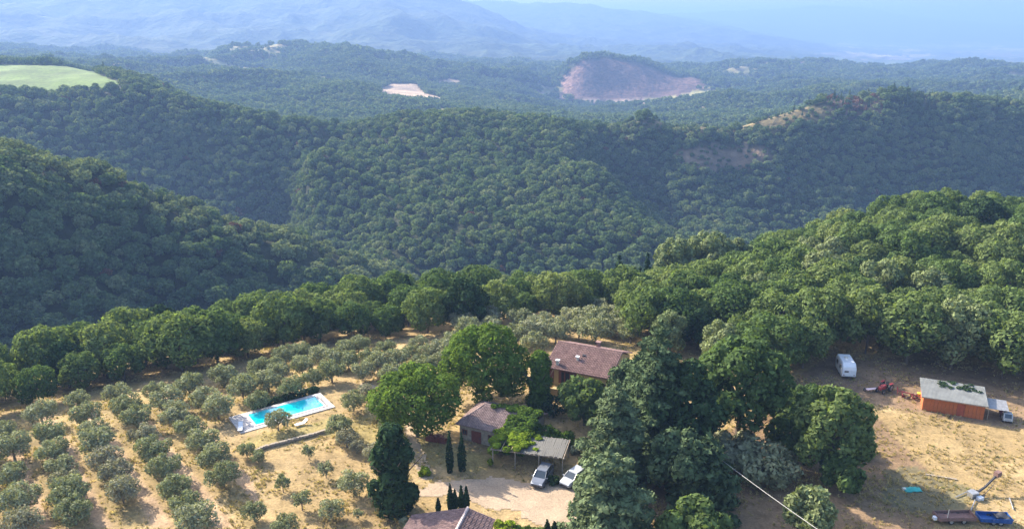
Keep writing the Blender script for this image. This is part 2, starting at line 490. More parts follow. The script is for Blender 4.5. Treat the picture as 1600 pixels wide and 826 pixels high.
PLAINM = hill_mat('plain_fields', 0.0012, 0.006, 1.0)
FIELDM = hill_mat('meadow_grass', 0.02, 0.3, 0.25)
QUARRYM = hill_mat('quarry_earth', 0.03, 0.12, 3.0)

# ------------------------------------------------------------------ land cover
def inpoly(px, py, poly):
    r = np.zeros(len(px), bool); j = len(poly) - 1
    for i in range(len(poly)):
        xi, yi = poly[i]; xj, yj = poly[j]
        c = ((yi > py) != (yj > py)) & (px < (xj - xi) * (py - yi) / ((yj - yi) or 1e-9) + xi)
        r ^= c; j = i
    return r
def world_poly(pts):
    return [tuple(gpt(*p)[:2]) for p in pts]
COVER = {   # outline as seen, nearest and farthest distance
    'field': ([(-900, 98), (0, 101), (100, 103), (140, 110), (188, 130), (150, 138), (0, 150), (-900, 150)], 722, 1000),
    'bare': ([(590, 141), (612, 131), (650, 131), (664, 146), (696, 154), (690, 159), (640, 157), (600, 149)], 1300, 2000),
    'bare2': ([(682, 128), (700, 124), (722, 126), (716, 131), (690, 132)], 1500, 2600),
    'quarry': ([(868, 150), (880, 120), (905, 97), (950, 90), (1010, 101), (1092, 124), (1104, 136), (1060, 150), (1000, 158), (920, 154)], 1960, 2180),
    'strip': ([(838, 143), (870, 146), (930, 152), (1010, 156), (1008, 162), (920, 159), (838, 150)], 1500, 2100),
    'crop': ([(1002, 152), (1050, 144), (1110, 140), (1130, 146), (1080, 154), (1010, 160)], 1450, 2100),
    'hay': ([(1550, 152), (1700, 148), (1700, 166), (1600, 164), (1548, 160)], 700, 1000),
    'scrub': ([(990, 190), (1090, 188), (1180, 180), (1240, 168), (1300, 165), (1300, 190), (1200, 205), (1100, 206), (1000, 204)], 640, 800),
    'scrub2': ([(1050, 240), (1110, 226), (1200, 232), (1210, 252), (1150, 268), (1070, 264)], 560, 860),
    'scrub3': ([(1290, 150), (1380, 150), (1380, 178), (1300, 185)], 700, 830),
}
GROVE = world_poly([(-60, 826), (-40, 690), (60, 640), (200, 600), (330, 600), (345, 690), (390, 740), (420, 826)])
def cover_mask(name, px, py, Y):
    poly, y0, y1 = COVER[name]
    return inpoly(px, py, poly) & (Y > y0) & (Y < y1)
# direction of the grove rows, measured on the ground
ROWDIR = Vector((-0.625, 0.781)); ROWPERP = Vector((0.781, 0.625))
ROWGAP = 5.45
_r0 = gpt(355, 770)         # a point on one row
ROW0 = _r0.x * ROWPERP.x + _r0.y * ROWPERP.y

# ------------------------------------------------------------------ terrain sheets
_a_in = np.linspace(-0.74, 0.74, 560); _a_out = np.linspace(0.74, 1.45, 46)[1:]
GA = np.r_[-_a_out[::-1], _a_in, _a_out]
AA, LL = np.meshgrid(GA, GL)
YY = np.exp(LL); XX = AA * YY
ZZ = H(XX.ravel(), YY.ravel()).reshape(XX.shape)
PX, PY, DP = project(XX, YY, ZZ)
nl, na = XX.shape
fx, fy = XX.ravel(), YY.ravel()
fpx, fpy = PX.ravel(), PY.ravel()
rr = np.hypot(fx, fy)
colr = np.tile(np.array([.020, .026, .011]), (len(fx), 1))       # dark wood floor
def put(mask, c, k=1.0):
    mask = np.asarray(mask, float)[:, None] * k
    colr[:] = colr * (1 - mask) + np.array(c) * mask
n_s = fbm(fx / 14, fy / 14, 4); n_m = fbm(fx / 45 + 9, fy / 45, 3); n_l = fbm(fx / 260, fy / 260 + 4, 3)
# near plateau: straw-coloured grass, paler soil between the olive rows, brown earth and painted tree shade in the hollow
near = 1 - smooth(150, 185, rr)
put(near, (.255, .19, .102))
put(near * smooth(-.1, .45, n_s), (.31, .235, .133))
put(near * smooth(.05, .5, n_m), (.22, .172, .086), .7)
ing = inpoly(fx, fy, GROVE)
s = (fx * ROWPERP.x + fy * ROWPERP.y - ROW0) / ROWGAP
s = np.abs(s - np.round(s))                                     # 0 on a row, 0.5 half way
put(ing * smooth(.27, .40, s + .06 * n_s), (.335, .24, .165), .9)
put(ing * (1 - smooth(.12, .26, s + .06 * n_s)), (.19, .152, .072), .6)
wx, wy = fx + 2.2 * n_s, fy + 2.6 * n_m
HOLLOW = world_poly([(1000, 860), (1030, 740), (1100, 690), (1180, 640), (1230, 600), (1340, 600), (1345, 640), (1372, 660), (1420, 705), (1475, 760), (1470, 800), (1420, 860)])
put(inpoly(wx, wy, HOLLOW), (.165, .112, .080), .8)
FRONT = world_poly([(1225, 600), (1290, 560), (1400, 560), (1640, 590), (1680, 690), (1560, 672), (1440, 650), (1360, 632), (1290, 620)])
put(inpoly(wx, wy, FRONT), (.175, .122, .094), .75)
WEEDS = world_poly([(1370, 730), (1420, 725), (1480, 745), (1530, 770), (1500, 800), (1420, 800), (1370, 780)])
put(inpoly(wx, wy, WEEDS), (.115, .115, .072), .7)
LAWN = world_poly([(500, 690), (560, 650), (620, 660), (680, 690), (780, 720), (740, 740), (640, 720), (560, 700)])
put(inpoly(wx, wy, LAWN), (.20, .18, .07), .55)
POOLLAWN = world_poly([(375, 690), (520, 655), (540, 670), (470, 692), (400, 706)])
put(inpoly(wx, wy, POOLLAWN), (.23, .20, .085), .7)
# far land
far = smooth(2600, 4200, rr)
put(far, (.040, .060, .030))
put(far * smooth(.1, .6, n_l), (.085, .095, .045), .5)
for k, c in (('field', (.078, .125, .032)), ('bare', (.33, .245, .185)), ('bare2', (.27, .21, .16)), ('strip', (.30, .225, .18)),
             ('crop', (.27, .25, .12)), ('hay', (.42, .35, .18)), ('scrub', (.115, .095, .052)), ('scrub2', (.15, .11, .08)), ('scrub3', (.12, .085, .065))):
    put(cover_mask(k, fpx, fpy, fy), c)
qm = cover_mask('quarry', fpx, fpy, fy)
put(qm, (.098, .060, .056))
put(qm * smooth(.1, .5, perlin(ZZ.ravel() / 7 + .6 * fbm(fx / 90, fy / 90, 2), fx / 400)), (.165, .10, .09))
put(qm * (1 - smooth(860, 935, fpx + 6 * n_m)), (.25, .15, .125), .8)  # sunlit left face of the quarry painted as a paler pink
# farmland pattern in the far plain
plain = (fy > 4300) & (fy < 12500) & (AA.ravel() > .28) & (ZZ.ravel() < -120)
cell = _perm[(_perm[(np.floor(fx / 330 + .25 * n_l).astype(int)) & 511] + np.floor(fy / 480).astype(int)) & 511] / 511
put(plain, (.075, .095, .05))
put(plain & (cell > .68), (.15, .14, .09)); put(plain & (cell > .90), (.30, .26, .22))
# some small clearings in the rolling country
roll = (fy > 1050) & (fy < 3300)
put(roll & (n_l > .40), (.16, .16, .075), .85); put(roll & (n_l > .40) & (n_m > .1), (.26, .22, .13), .8)

Vn = np.c_[fx, fy, ZZ.ravel()]
idx = np.arange(nl * na).reshape(nl, na)
quad = np.stack([idx[:-1, :-1], idx[:-1, 1:], idx[1:, 1:], idx[1:, :-1]], -1).reshape(-1, 4)
# normals of the whole sheet, so that neighbouring sheets shade without a seam
G3 = Vn.reshape(nl, na, 3)
du = np.gradient(G3, axis=1); dv = np.gradient(G3, axis=0)
NRM = np.cross(du, dv); NRM /= np.linalg.norm(NRM, axis=2, keepdims=True); NRM = NRM.reshape(-1, 3)
qy = fy[quad].mean(1); qa = (fx[quad] / fy[quad]).mean(1); qz = Vn[quad][:, :, 2].mean(1)
qpx = fpx[quad].mean(1); qpy = fpy[quad].mean(1)
cls = np.full(len(quad), 1)
cls[qy < 190] = 0
cls[qy > 3000] = 2
cls[(qy > 4000) & (qa > .28) & (qz < -90) & (qy < 13000)] = 3
for k, names in ((4, ('field',)), (5, ('bare', 'bare2', 'strip')), (6, ('quarry',)), (7, ('crop', 'hay'))):
    for nme in names:
        cls[cover_mask(nme, qpx, qpy, qy)] = k
def sheet(k, name, mat):
    q = quad[cls == k]
    u, inv = np.unique(q.ravel(), return_inverse=True)
    me = np_mesh(name, Vn[u], inv.reshape(-1, 4), mat, True)
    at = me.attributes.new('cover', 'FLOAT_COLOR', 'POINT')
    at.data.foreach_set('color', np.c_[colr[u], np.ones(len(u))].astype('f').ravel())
    me.normals_split_custom_set_from_vertices(NRM[u])
    o = bpy.data.objects.new(name, me); COL.objects.link(o)
    o['kind'] = 'structure'
    return o
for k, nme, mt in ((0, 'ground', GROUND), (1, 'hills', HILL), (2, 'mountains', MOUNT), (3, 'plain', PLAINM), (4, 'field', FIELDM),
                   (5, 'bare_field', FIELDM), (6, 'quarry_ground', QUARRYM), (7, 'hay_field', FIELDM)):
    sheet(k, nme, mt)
ZMIN = float(ZZ.min()); ZMAX = float(ZZ.max())
# land behind and beside the camera, joined to the near edge of the sheet
_x0, _x1, _y1 = -1.45 * 18, 1.45 * 18, 18.0

# ------------------------------------------------------------------ crowns of leaves
def leaf_cloud(lobes, n, size, seed, up=0.15, jit=0.40, depth=(0.72, 1.05), aspect=1.5, cull=0.80, droop=0.0):
    """leaf sprays (kite shaped quads) over the surfaces of overlapping lobes"""
    g = np.random.default_rng(seed)
    L = np.array(lobes, float)
    area = (L[:, 3] * L[:, 4] + L[:, 3] * L[:, 5] + L[:, 4] * L[:, 5])
    m = int(n * 2.2)
    k = g.choice(len(L), m, p=area / area.sum())
    d = g.normal(size=(m, 3)); d /= np.linalg.norm(d, axis=1, keepdims=True)
    d[:, 2] = d[:, 2] + up; d /= np.linalg.norm(d, axis=1, keepdims=True)
    p = L[k, :3] + d * L[k, 3:6] * g.uniform(depth[0], depth[1], (m, 1))
    keep = np.ones(m, bool)
    for i in range(len(L)):
        q = (p - L[i, :3]) / L[i, 3:6]
        keep &= ~(((q ** 2).sum(1) < cull * cull) & (k != i))
    p, d, k = p[keep][:n], d[keep][:n], k[keep][:n]
    n = len(p)
    nr = d / L[k, 3:6]; nr /= np.linalg.norm(nr, axis=1, keepdims=True)
    nr = nr + g.normal(size=(n, 3)) * jit; nr /= np.linalg.norm(nr, axis=1, keepdims=True)
    t = np.cross(nr, g.normal(size=(n, 3))); t[:, 2] -= droop; t -= nr * (t * nr).sum(1, keepdims=True)
    t /= np.linalg.norm(t, axis=1, keepdims=True) + 1e-9
    b = np.cross(nr, t)
    sz = size * g.uniform(.6, 1.4, (n, 1))
    V = np.empty((n, 4, 3))
    V[:, 0] = p - t * sz * aspect * .5
    V[:, 1] = p + b * sz * .5 - nr * sz * .12
    V[:, 2] = p + t * sz * aspect * .5
    V[:, 3] = p - b * sz * .5 - nr * sz * .12
    return V.reshape(-1, 3)
def cloud_mesh(name, V, mat):
    return np_mesh(name, V, np.arange(len(V)).reshape(-1, 4), mat)
def round_lobes(Rr, Hh, base, n, seed, lobe=(.34, .52), flat=.9, core=.68, egg=0.0):
    """lobes spread over a dome of radius Rr, from height base to Hh"""
    g = np.random.default_rng(seed)
    zc, rz = (base + Hh) / 2, (Hh - base) / 2
    out = [(0, 0, zc, Rr * core, Rr * core, rz * core)]
    ga = math.pi * (3 - 5 ** .5)
    for i in range(n):
        z = 1 - 1.75 * (i + .5) / n
        a = i * ga + g.uniform(-.5, .5); q = math.sqrt(max(0, 1 - z * z))
        lr = Rr * g.uniform(*lobe)
        k = g.uniform(.62, .86) * (1 - egg * z)
        out.append((q * math.cos(a) * Rr * k, q * math.sin(a) * Rr * k, zc + z * (rz - lr * flat * .75), lr, lr, lr * flat))
    return out
def trunk_mesh(name, Hh, r, mat, seed=0, limbs=4, spread=.35, fork=.45):
    g = random.Random(seed)
    b = MB()
    pts = [(0, 0, -.4)]; x = y = 0
    for k in range(1, 5):
        x += g.uniform(-.05, .05) * Hh * .4; y += g.uniform(-.05, .05) * Hh * .4
        pts.append((x, y, Hh * .82 * k / 4))
    b.tube(pts, [r * 1.25, r * .9, r * .7, r * .45, r * .15], 7)
    for k in range(limbs):
        a = 2 * math.pi * (k + g.random() * .6) / limbs
        z0 = Hh * (fork + .22 * k / limbs); L = Hh * spread
        c, s_ = math.cos(a), math.sin(a)
        b.tube([(0, 0, z0 - .1 * Hh), (c * L * .5, s_ * L * .5, z0 + L * .25), (c * L, s_ * L, z0 + L * .75)], [r * .5, r * .33, r * .1], 5)
    me = bpy.data.meshes.new(name); me.from_pydata(b.v, [], b.f); me.materials.append(mat); me.update()
    return me

# ------------------------------------------------------------------ far forest: one uncountable mass of tree crowns
src = bpy.data.collections.new('forest_sources')        # never linked to the scene
def source(me):
    o = bpy.data.objects.new(me.name, me); src.objects.link(o); return o
NV1, NV2 = 7, 5
for i in range(NV1):
    lob = round_lobes(4.0 + .3 * (i % 3), 8.4 + .5 * (i % 2), 1.2, 8 + i % 4, 100 + i, (.40, .58))
    source(cloud_mesh('far_a_%02d' % i, leaf_cloud(lob, 460, .95, 200 + i, jit=.32), LEAF['forest']))
for i in range(NV2):
    lob = round_lobes(4.6, 8.2 + i * .3, .8, 6, 300 + i, (.42, .62))
    source(cloud_mesh('far_b_%02d' % i, leaf_cloud(lob, 110, 2.0, 400 + i, jit=.32), LEAF['forest']))
lob = [(0, 0, 2 + k * 1.3, 1.9 - k * .24, 1.9 - k * .24, 1.3) for k in range(8)]
source(cloud_mesh('far_c_00', leaf_cloud(lob, 260, .9, 500), LEAF['conifer']))
lob = round_lobes(3.4, 7.0, 1.0, 9, 301, (.36, .56))
source(cloud_mesh('far_d_00', leaf_cloud(lob, 260, .9, 501), LEAF['rust']))

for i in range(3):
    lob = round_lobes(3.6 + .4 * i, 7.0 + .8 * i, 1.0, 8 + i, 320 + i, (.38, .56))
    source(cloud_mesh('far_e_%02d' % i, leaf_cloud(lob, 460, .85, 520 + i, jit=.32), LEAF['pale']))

# what can be seen from the camera and from a little to its sides
MARG = 0.030
t_ground = (ZZ - CAMH) / YY
run = np.maximum.accumulate(t_ground, axis=0)
run = np.vstack([np.full((1, na), -9.0), run[:-1]])
def visible(X, Y, Z, h):
    a = X / Y; l = np.log(Y)
    i = np.clip(np.searchsorted(GA, a), 0, na - 1); j = np.clip(np.searchsorted(GL, l), 0, nl - 1)
    return (Z + h - CAMH) / Y > run[j, i] - MARG
pts, scl, ids, rot = [], [], [], []
EDGE_T = [(-300, 640), (0, 605), (150, 560), (300, 535), (450, 505), (600, 490), (760, 478), (930, 470), (1000, 440)]
def scatter(y0, y1, sp, s0, s1, lod, seed, steep=None):
    g = np.random.default_rng(seed)
    nx, ny = int(2 * 1.0 * y1 / sp), int((y1 - y0) / sp)
    gx, gy = np.meshgrid((np.arange(nx) - nx / 2) * sp, y0 + np.arange(ny) * sp)
    gx = gx.ravel() + g.uniform(-.46, .46, gx.size) * sp; gy = gy.ravel() + g.uniform(-.46, .46, gy.size) * sp
    ok = (np.abs(gx / gy) < .86) & (gy >= y0) & (gy < y1)
    gx, gy = gx[ok], gy[ok]
    gz = H(gx, gy)
    px, py, dpt = project(gx, gy, gz)
    ok = np.ones(len(gx), bool)
    if steep is not None:
        sl = np.hypot(H(gx + 3, gy) - H(gx - 3, gy), H(gx, gy + 3) - H(gx, gy - 3)) / 6
        ok &= sl > steep
    ok &= visible(gx, gy, gz, 9.0) & ((gy > 255) | (gx / gy < .22))
    for k in ('field', 'bare', 'bare2', 'strip', 'crop', 'hay'):
        ok &= ~cover_mask(k, px, py, gy)
    d = g.random(len(gx))
    qm = cover_mask('quarry', px, py, gy); ok &= ~qm
    sc = cover_mask('scrub', px, py, gy) | cover_mask('scrub2', px, py, gy)
    ok &= ~(sc & (d > .6))
    nl_ = fbm(gx / 260, gy / 260 + 4, 3)
    ok &= ~((gy > 1050) & (nl_ > .40) & (d > .16))
    gx, gy, gz, d, sc, px, py = gx[ok], gy[ok], gz[ok], d[ok], sc[ok], px[ok], py[ok]
    n = len(gx)
    s = g.uniform(s0, s1, n) * (1 + .25 * fbm(gx / 40, gy / 40, 2))
    if lod == 1:
        idv = g.integers(0, NV1, n)
        s3 = cover_mask('scrub3', px, py, gy)
        idv = np.where(s3 & (g.random(n) < .55), NV1 + NV2 + 1, idv)
        pine = (gy > 690) & (gy < 860) & (px > 1290) & (px < 1480) & (py < 185) | ((gy > 690) & (px > 1100) & (px < 1260) & (py < 186))
        idv = np.where(pine & (g.random(n) < .45), NV1 + NV2, idv)
        idv = np.where(g.random(n) < .03, NV1 + NV2, idv)
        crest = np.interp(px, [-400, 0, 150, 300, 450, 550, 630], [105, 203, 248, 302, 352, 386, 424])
        dry = (gy < 415) & (py < crest + 68)  # crest band: sunlight painted as paler crowns, not drier trees
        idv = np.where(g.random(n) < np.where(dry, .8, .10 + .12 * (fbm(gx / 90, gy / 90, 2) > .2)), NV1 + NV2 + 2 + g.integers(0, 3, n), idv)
        idv = np.where(g.random(n) < .008, NV1 + NV2 + 1, idv)
    else:
        idv = NV1 + g.integers(0, NV2, n)
    s = np.where(sc, s * .55, s)
    pts.append(np.c_[gx, gy, gz - .5]); scl.append(s); ids.append(idv); rot.append(g.uniform(0, 6.283, n))
scatter(200, 620, 6.0, .38, .94, 1, 11)
scatter(620, 1060, 6.7, .42, 1.04, 1, 12)
scatter(200, 900, 6.0, .45, .85, 1, 21, .62)
scatter(200, 900, 5.0, .40, .75, 1, 22, .95)
scatter(1060, 2000, 9.0, .68, 1.2, 2, 13)
scatter(2000, 3300, 14.0, .95, 1.75, 2, 14)
pts = np.vstack(pts); scl = np.concatenate(scl); ids = np.concatenate(ids); rot = np.concatenate(rot)
print('far forest crowns', len(pts))
def scatter_object(name, P, S, I, Rz, coll):
    me = bpy.data.meshes.new(name)
    me.vertices.add(len(P)); me.vertices.foreach_set('co', P.astype('f').ravel())
    for nme, ty, arr in (('scl', 'FLOAT', S.astype('f')), ('rotz', 'FLOAT', Rz.astype('f')), ('idx', 'INT', I.astype('i'))):
        me.attributes.new(nme, ty, 'POINT').data.foreach_set('value', arr)
    o = bpy.data.objects.new(name, me); COL.objects.link(o)
    ng = bpy.data.node_groups.new(name + '_nodes', 'GeometryNodeTree')
    ng.interface.new_socket('Geometry', in_out='INPUT', socket_type='NodeSocketGeometry')
    ng.interface.new_socket('Geometry', in_out='OUTPUT', socket_type='NodeSocketGeometry')
    gi, go = ng.nodes.new('NodeGroupInput'), ng.nodes.new('NodeGroupOutput')
    m2p = ng.nodes.new('GeometryNodeMeshToPoints')
    ci = ng.nodes.new('GeometryNodeCollectionInfo'); ci.inputs['Collection'].default_value = coll
    ci.inputs['Separate Children'].default_value = True; ci.inputs['Reset Children'].default_value = True
    ip = ng.nodes.new('GeometryNodeInstanceOnPoints'); ip.inputs['Pick Instance'].default_value = True
    def attr(nme, ty):
        a = ng.nodes.new('GeometryNodeInputNamedAttribute'); a.data_type = ty; a.inputs['Name'].default_value = nme
        return [q for q in a.outputs if q.enabled and q.name == 'Attribute'][0]
    cx = ng.nodes.new('ShaderNodeCombineXYZ')
    L = ng.links.new
    L(gi.outputs[0], m2p.inputs['Mesh']); L(m2p.outputs[0], ip.inputs['Points']); L(ci.outputs[0], ip.inputs['Instance'])
    L(attr('idx', 'INT'), ip.inputs['Instance Index']); L(attr('rotz', 'FLOAT'), cx.inputs[2])
    L(cx.outputs[0], ip.inputs['Rotation']); L(attr('scl', 'FLOAT'), ip.inputs['Scale'])
    L(ip.outputs[0], go.inputs[0])
    md = o.modifiers.new('scatter', 'NODES'); md.node_group = ng
    return o
fo = scatter_object('forest', pts, scl, ids, rot, src)
tag(fo, 'dense broadleaf forest covering the hillsides across the valley', 'forest', kind='stuff')

# ------------------------------------------------------------------ haze
def haze_box():
    m, t, n, l = new_mat('haze')
    v = N(t, 'ShaderNodeVolumePrincipled')
    v.inputs['Color'].default_value = (0.19, 0.305, 0.56, 1)
    v.inputs['Density'].default_value = HAZE_DENSITY
    v.inputs['Anisotropy'].default_value = 0.12
    o = N(t, 'ShaderNodeOutputMaterial'); l.new(v.outputs[0], o.inputs['Volume'])
    b = MB()
    z0, z1 = ZMIN - 1.0, max(ZMAX, CAMH) + 4
    b.box((0, 13500 - 150, (z0 + z1) / 2), (2 * 41000, 27700, z1 - z0))
    ob = b.build('haze', m)
    tag(ob, 'thin blue haze filling the valley air', 'haze', kind='stuff')
HAZE_DENSITY = 2.3e-4
haze_box()

print('terrain', ZMIN, ZMAX)

# ------------------------------------------------------------------ tree kinds
def kit(prefix, n, make_lobes, nleaf, size, mat, bark, Hh, rt, seed, limbs=4, **kw):
    """n crowns and trunks of one kind, shared by its trees"""
    out = []
    for i in range(n):
        V = leaf_cloud(make_lobes(seed + i), nleaf, size, seed + 50 + i, **kw)
        out.append((cloud_mesh(prefix + '_crown', V, mat), trunk_mesh(prefix + '_trunk', Hh, rt, bark, seed + i, limbs)))
    return out
def tree(name, k, loc, sc, rz, label, cat, group=None, tilt=(0, 0)):
    r = empty(name, (loc[0], loc[1], loc[2]), rz, sc)
    r.rotation_euler = (tilt[0], tilt[1], rz)
    child('trunk', k[1], r); child('crown', k[0], r)
    return tag(r, label, cat, group)
ORD = ('zeroth first second third fourth fifth sixth seventh eighth ninth tenth eleventh twelfth thirteenth fourteenth fifteenth sixteenth '
       'seventeenth eighteenth nineteenth twentieth').split() + ['twenty-' + q for q in 'first second third fourth fifth sixth seventh eighth ninth'.split()] + ['thirtieth'] + \
      ['thirty-' + q for q in 'first second third fourth fifth sixth seventh eighth ninth'.split()] + ['fortieth']
K_OAK = kit('oak', 6, lambda s: round_lobes(4.6 + .25 * (s % 3), 10.0 + .6 * (s % 2), 1.6, 17 + s % 4, s, (.30, .46), .95, .60, .05), 4600, .37, LEAF['wood'], BARK, 10, .22, 1000)
K_PALE = kit('pale_oak', 2, lambda s: round_lobes(4.4, 11.0, 1.4, 18, s, (.25, .42), 1.0, .64, .1), 4400, .36, LEAF['pale'], BARK, 11, .22, 1100)
K_FIRD = kit('dark_oak', 2, lambda s: round_lobes(4.2, 10.5, 1.2, 18, s, (.26, .44), 1.0, .66, .25), 4400, .37, LEAF['dark'], BARK, 10, .22, 1150)
K_OLIVE = kit('olive', 6, lambda s: round_lobes(2.15 + .15 * (s % 2), 4.0, .75, 11 + s % 4, s, (.28, .48), .9, .5, -.05), 2300, .20, LEAF['olive'], OLIVE_BARK, 3.0, .17, 1200, 5, jit=.8, depth=(.6, 1.1), cull=.7)
K_GREY = kit('grey_olive', 3, lambda s: round_lobes(2.2, 3.9, .9, 12, s, (.26, .46), .85, .48), 2000, .19, LEAF['greyolive'], OLIVE_BARK, 3.0, .17, 1300, 5, jit=.85, depth=(.6, 1.1), cull=.7)
K_SAP = kit('young_olive', 3, lambda s: round_lobes(1.25, 2.9, .7, 8, s, (.30, .5), 1.0, .4), 800, .18, LEAF['olive'], OLIVE_BARK, 2.2, .09, 1350, 4, jit=.9, depth=(.5, 1.15), cull=.6)

# ------------------------------------------------------------------ woods: one tree at a time
def polyline(pts, step, g, jitter=.18):
    out = []; acc = 0
    for p, q in zip(pts[:-1], pts[1:]):
        L = math.hypot(q[0] - p[0], q[1] - p[1]); t = acc
        while t < L:
            u = min(1, max(0, (t + g.uniform(-jitter, jitter) * step) / L)); out.append((p[0] + (q[0] - p[0]) * u, p[1] + (q[1] - p[1]) * u)); t += step
        acc = t - L
    return out
g = random.Random(21)
front1 = [tuple(gpt(*p)[:2]) for p in [(-120, 668), (0, 640), (60, 628), (150, 604), (230, 592), (330, 572), (420, 552), (500, 535), (600, 528), (690, 518), (780, 504), (850, 498), (930, 494), (985, 490)]]
n_tree = 0
def wood_row(front, off, step, ok, fn):
    global n_tree
    k = 0
    for (x, y) in polyline([(p[0], p[1] + off) for p in front], step, g):
        x += g.uniform(-1, 1); y += g.uniform(-1.3, 1.3)
        if not ok(x, y): continue
        k += 1; n_tree += 1
        fn(x, y, Hs(x, y), k)
for row in range(6):
    def mk(x, y, z, k, row=row):
        q = g.random(); kind = K_OAK
        name, word = 'broadleaf_tree', 'green broadleaf tree'
        if q < .14 and row > 0: kind, word = K_PALE, 'pale green broadleaf tree'
        elif q > .88: kind, word = K_FIRD, 'dark green broadleaf tree'
        tree(name, g.choice(kind), (x, y, z - .3), g.uniform(.58, 1.14), g.uniform(0, 6.28),
             '%s %s along the %s line of trees behind the olive grove' % (word, ORD[k], ('front', 'second', 'third', 'fourth', 'fifth', 'rear')[row]),
             'tree', 'trees of the belt behind the olive grove')
    wood_row(front1, row * 8.2, 7.4 + .35 * row, lambda x, y, row=row: y < 203 and -.80 < x / y < .19 and (x / y > -.45 or row < 4) and not (x / y > .05 and y < 140), mk)
front2 = [tuple(gpt(*p)[:2]) for p in [(985, 520), (1040, 552), (1110, 574), (1170, 584), (1232, 588), (1290, 548), (1345, 546), (1390, 572), (1440, 572), (1500, 574), (1560, 590), (1640, 606), (1740, 620), (2000, 640), (2300, 660)]]
for row in range(13):
    def mk(x, y, z, k, row=row):
        q = g.random(); kind = K_OAK; word = 'round green oak'
        if q < .08: kind, word = K_PALE, 'pale green oak'
        elif q > .93: kind, word = K_FIRD, 'dark green oak'
        tree('oak_tree', g.choice(kind), (x, y, z - .4), g.uniform(.76, 1.2), g.uniform(0, 6.28),
             '%s, %s from the fir end, in the %s row of the wooded hill' % (word, ORD[k], ORD[row + 1] if row else 'front'),
             'tree', 'oaks of the wooded hill above the orange shed')
    wood_row(front2, row * 8.8, 8.3, lambda x, y: x / y < .80 and y < 178 + 75 * smooth(.22, .42, x / y) and x / y > .15 + .0009 * max(0, y - 130), mk)
print('individual wood trees', n_tree)

# ------------------------------------------------------------------ olive grove
ROWS_PX = {   # crown centres read along each row, far end first
    'outermost': [(-34, 640), (-30, 668), (-26, 700), (9, 672), (24, 700), (21, 741), (33, 785), (-40, 745), (-30, 800), (39, 818)],
    'second': [(68, 645), (80, 678), (86, 705), (98, 729), (104, 753), (110, 776), (119, 800)],
    'third': [(125, 622), (137, 646), (149, 668), (155, 692), (167, 717), (182, 739), (194, 766)],
    'fourth': [(185, 613), (202, 634), (216, 652), (227, 679), (242, 704), (261, 731), (277, 762), (293, 789), (308, 816)],
    'fifth': [(245, 605), (261, 626), (277, 648), (298, 668), (319, 689), (338, 713), (350, 742)],
    'sixth': [(297, 602), (322, 620), (342, 636)],
    'seventh': [(351, 586), (380, 605), (404, 622)],
}
olive_spots = []
for rname, pl in ROWS_PX.items():
    n_ = len(pl)
    for i, (px, py) in enumerate(pl):
        p = gpt(px, py + 19)
        grey = (rname in ('outermost', 'second', 'third') and i >= n_ - 3 and g.random() < .8) or g.random() < .1
        kk = g.choice(K_GREY if grey else K_OLIVE)
        tree('olive_tree', kk, (p.x, p.y, p.z - .1), g.uniform(.78, 1.06), g.uniform(0, 6.28),
             '%s olive tree, %s from the treeline end of the %s grove row' % ('silver-grey' if grey else 'grey-green', ORD[i + 1], rname),
             'olive tree', 'olive trees planted in rows in the grove')
        olive_spots.append(p)
BEYOND = [(447, 553), (436, 580), (473, 569), (457, 606), (489, 587), (519, 580), (500, 553), (540, 543), (561, 537), (567, 577), (591, 566), (604, 540), (622, 560), (627, 582),
          (654, 534), (668, 548), (660, 568), (577, 553), (641, 547), (545, 562), (520, 560), (420, 596), (406, 572), (390, 590), (428, 566), (610, 580), (690, 545), (705, 528), (686, 566), (470, 548), (650, 585)]
for i, (px, py) in enumerate(sorted(BEYOND)):
    p = gpt(px, py + 17)
    tree('olive_tree', g.choice(K_OLIVE), (p.x, p.y, p.z - .1), g.uniform(.75, 1.0), g.uniform(0, 6.28),
         'grey-green olive tree beyond the pool, %s counting from the pool end toward the house' % ORD[i + 1], 'olive tree', 'olive trees on the slope beyond the pool')
HOUSEB = [(735, 520), (768, 512), (800, 526), (832, 520), (848, 505), (872, 512), (890, 496), (915, 500), (935, 505), (760, 498), (812, 502), (950, 492), (722, 505), (835, 540), (868, 522), (905, 515), (930, 522), (955, 512), (975, 505), (985, 522), (1000, 500), (895, 478), (930, 482)]
for i, (px, py) in enumerate(sorted(HOUSEB)):
    p = gpt(px, py + 15)
    tree('olive_tree', g.choice(K_OLIVE), (p.x, p.y, p.z - .1), g.uniform(1.0, 1.3), g.uniform(0, 6.28),
         'pale olive tree behind the house, %s from the round lime tree' % ORD[i + 1], 'olive tree', 'olive trees behind the tiled house')
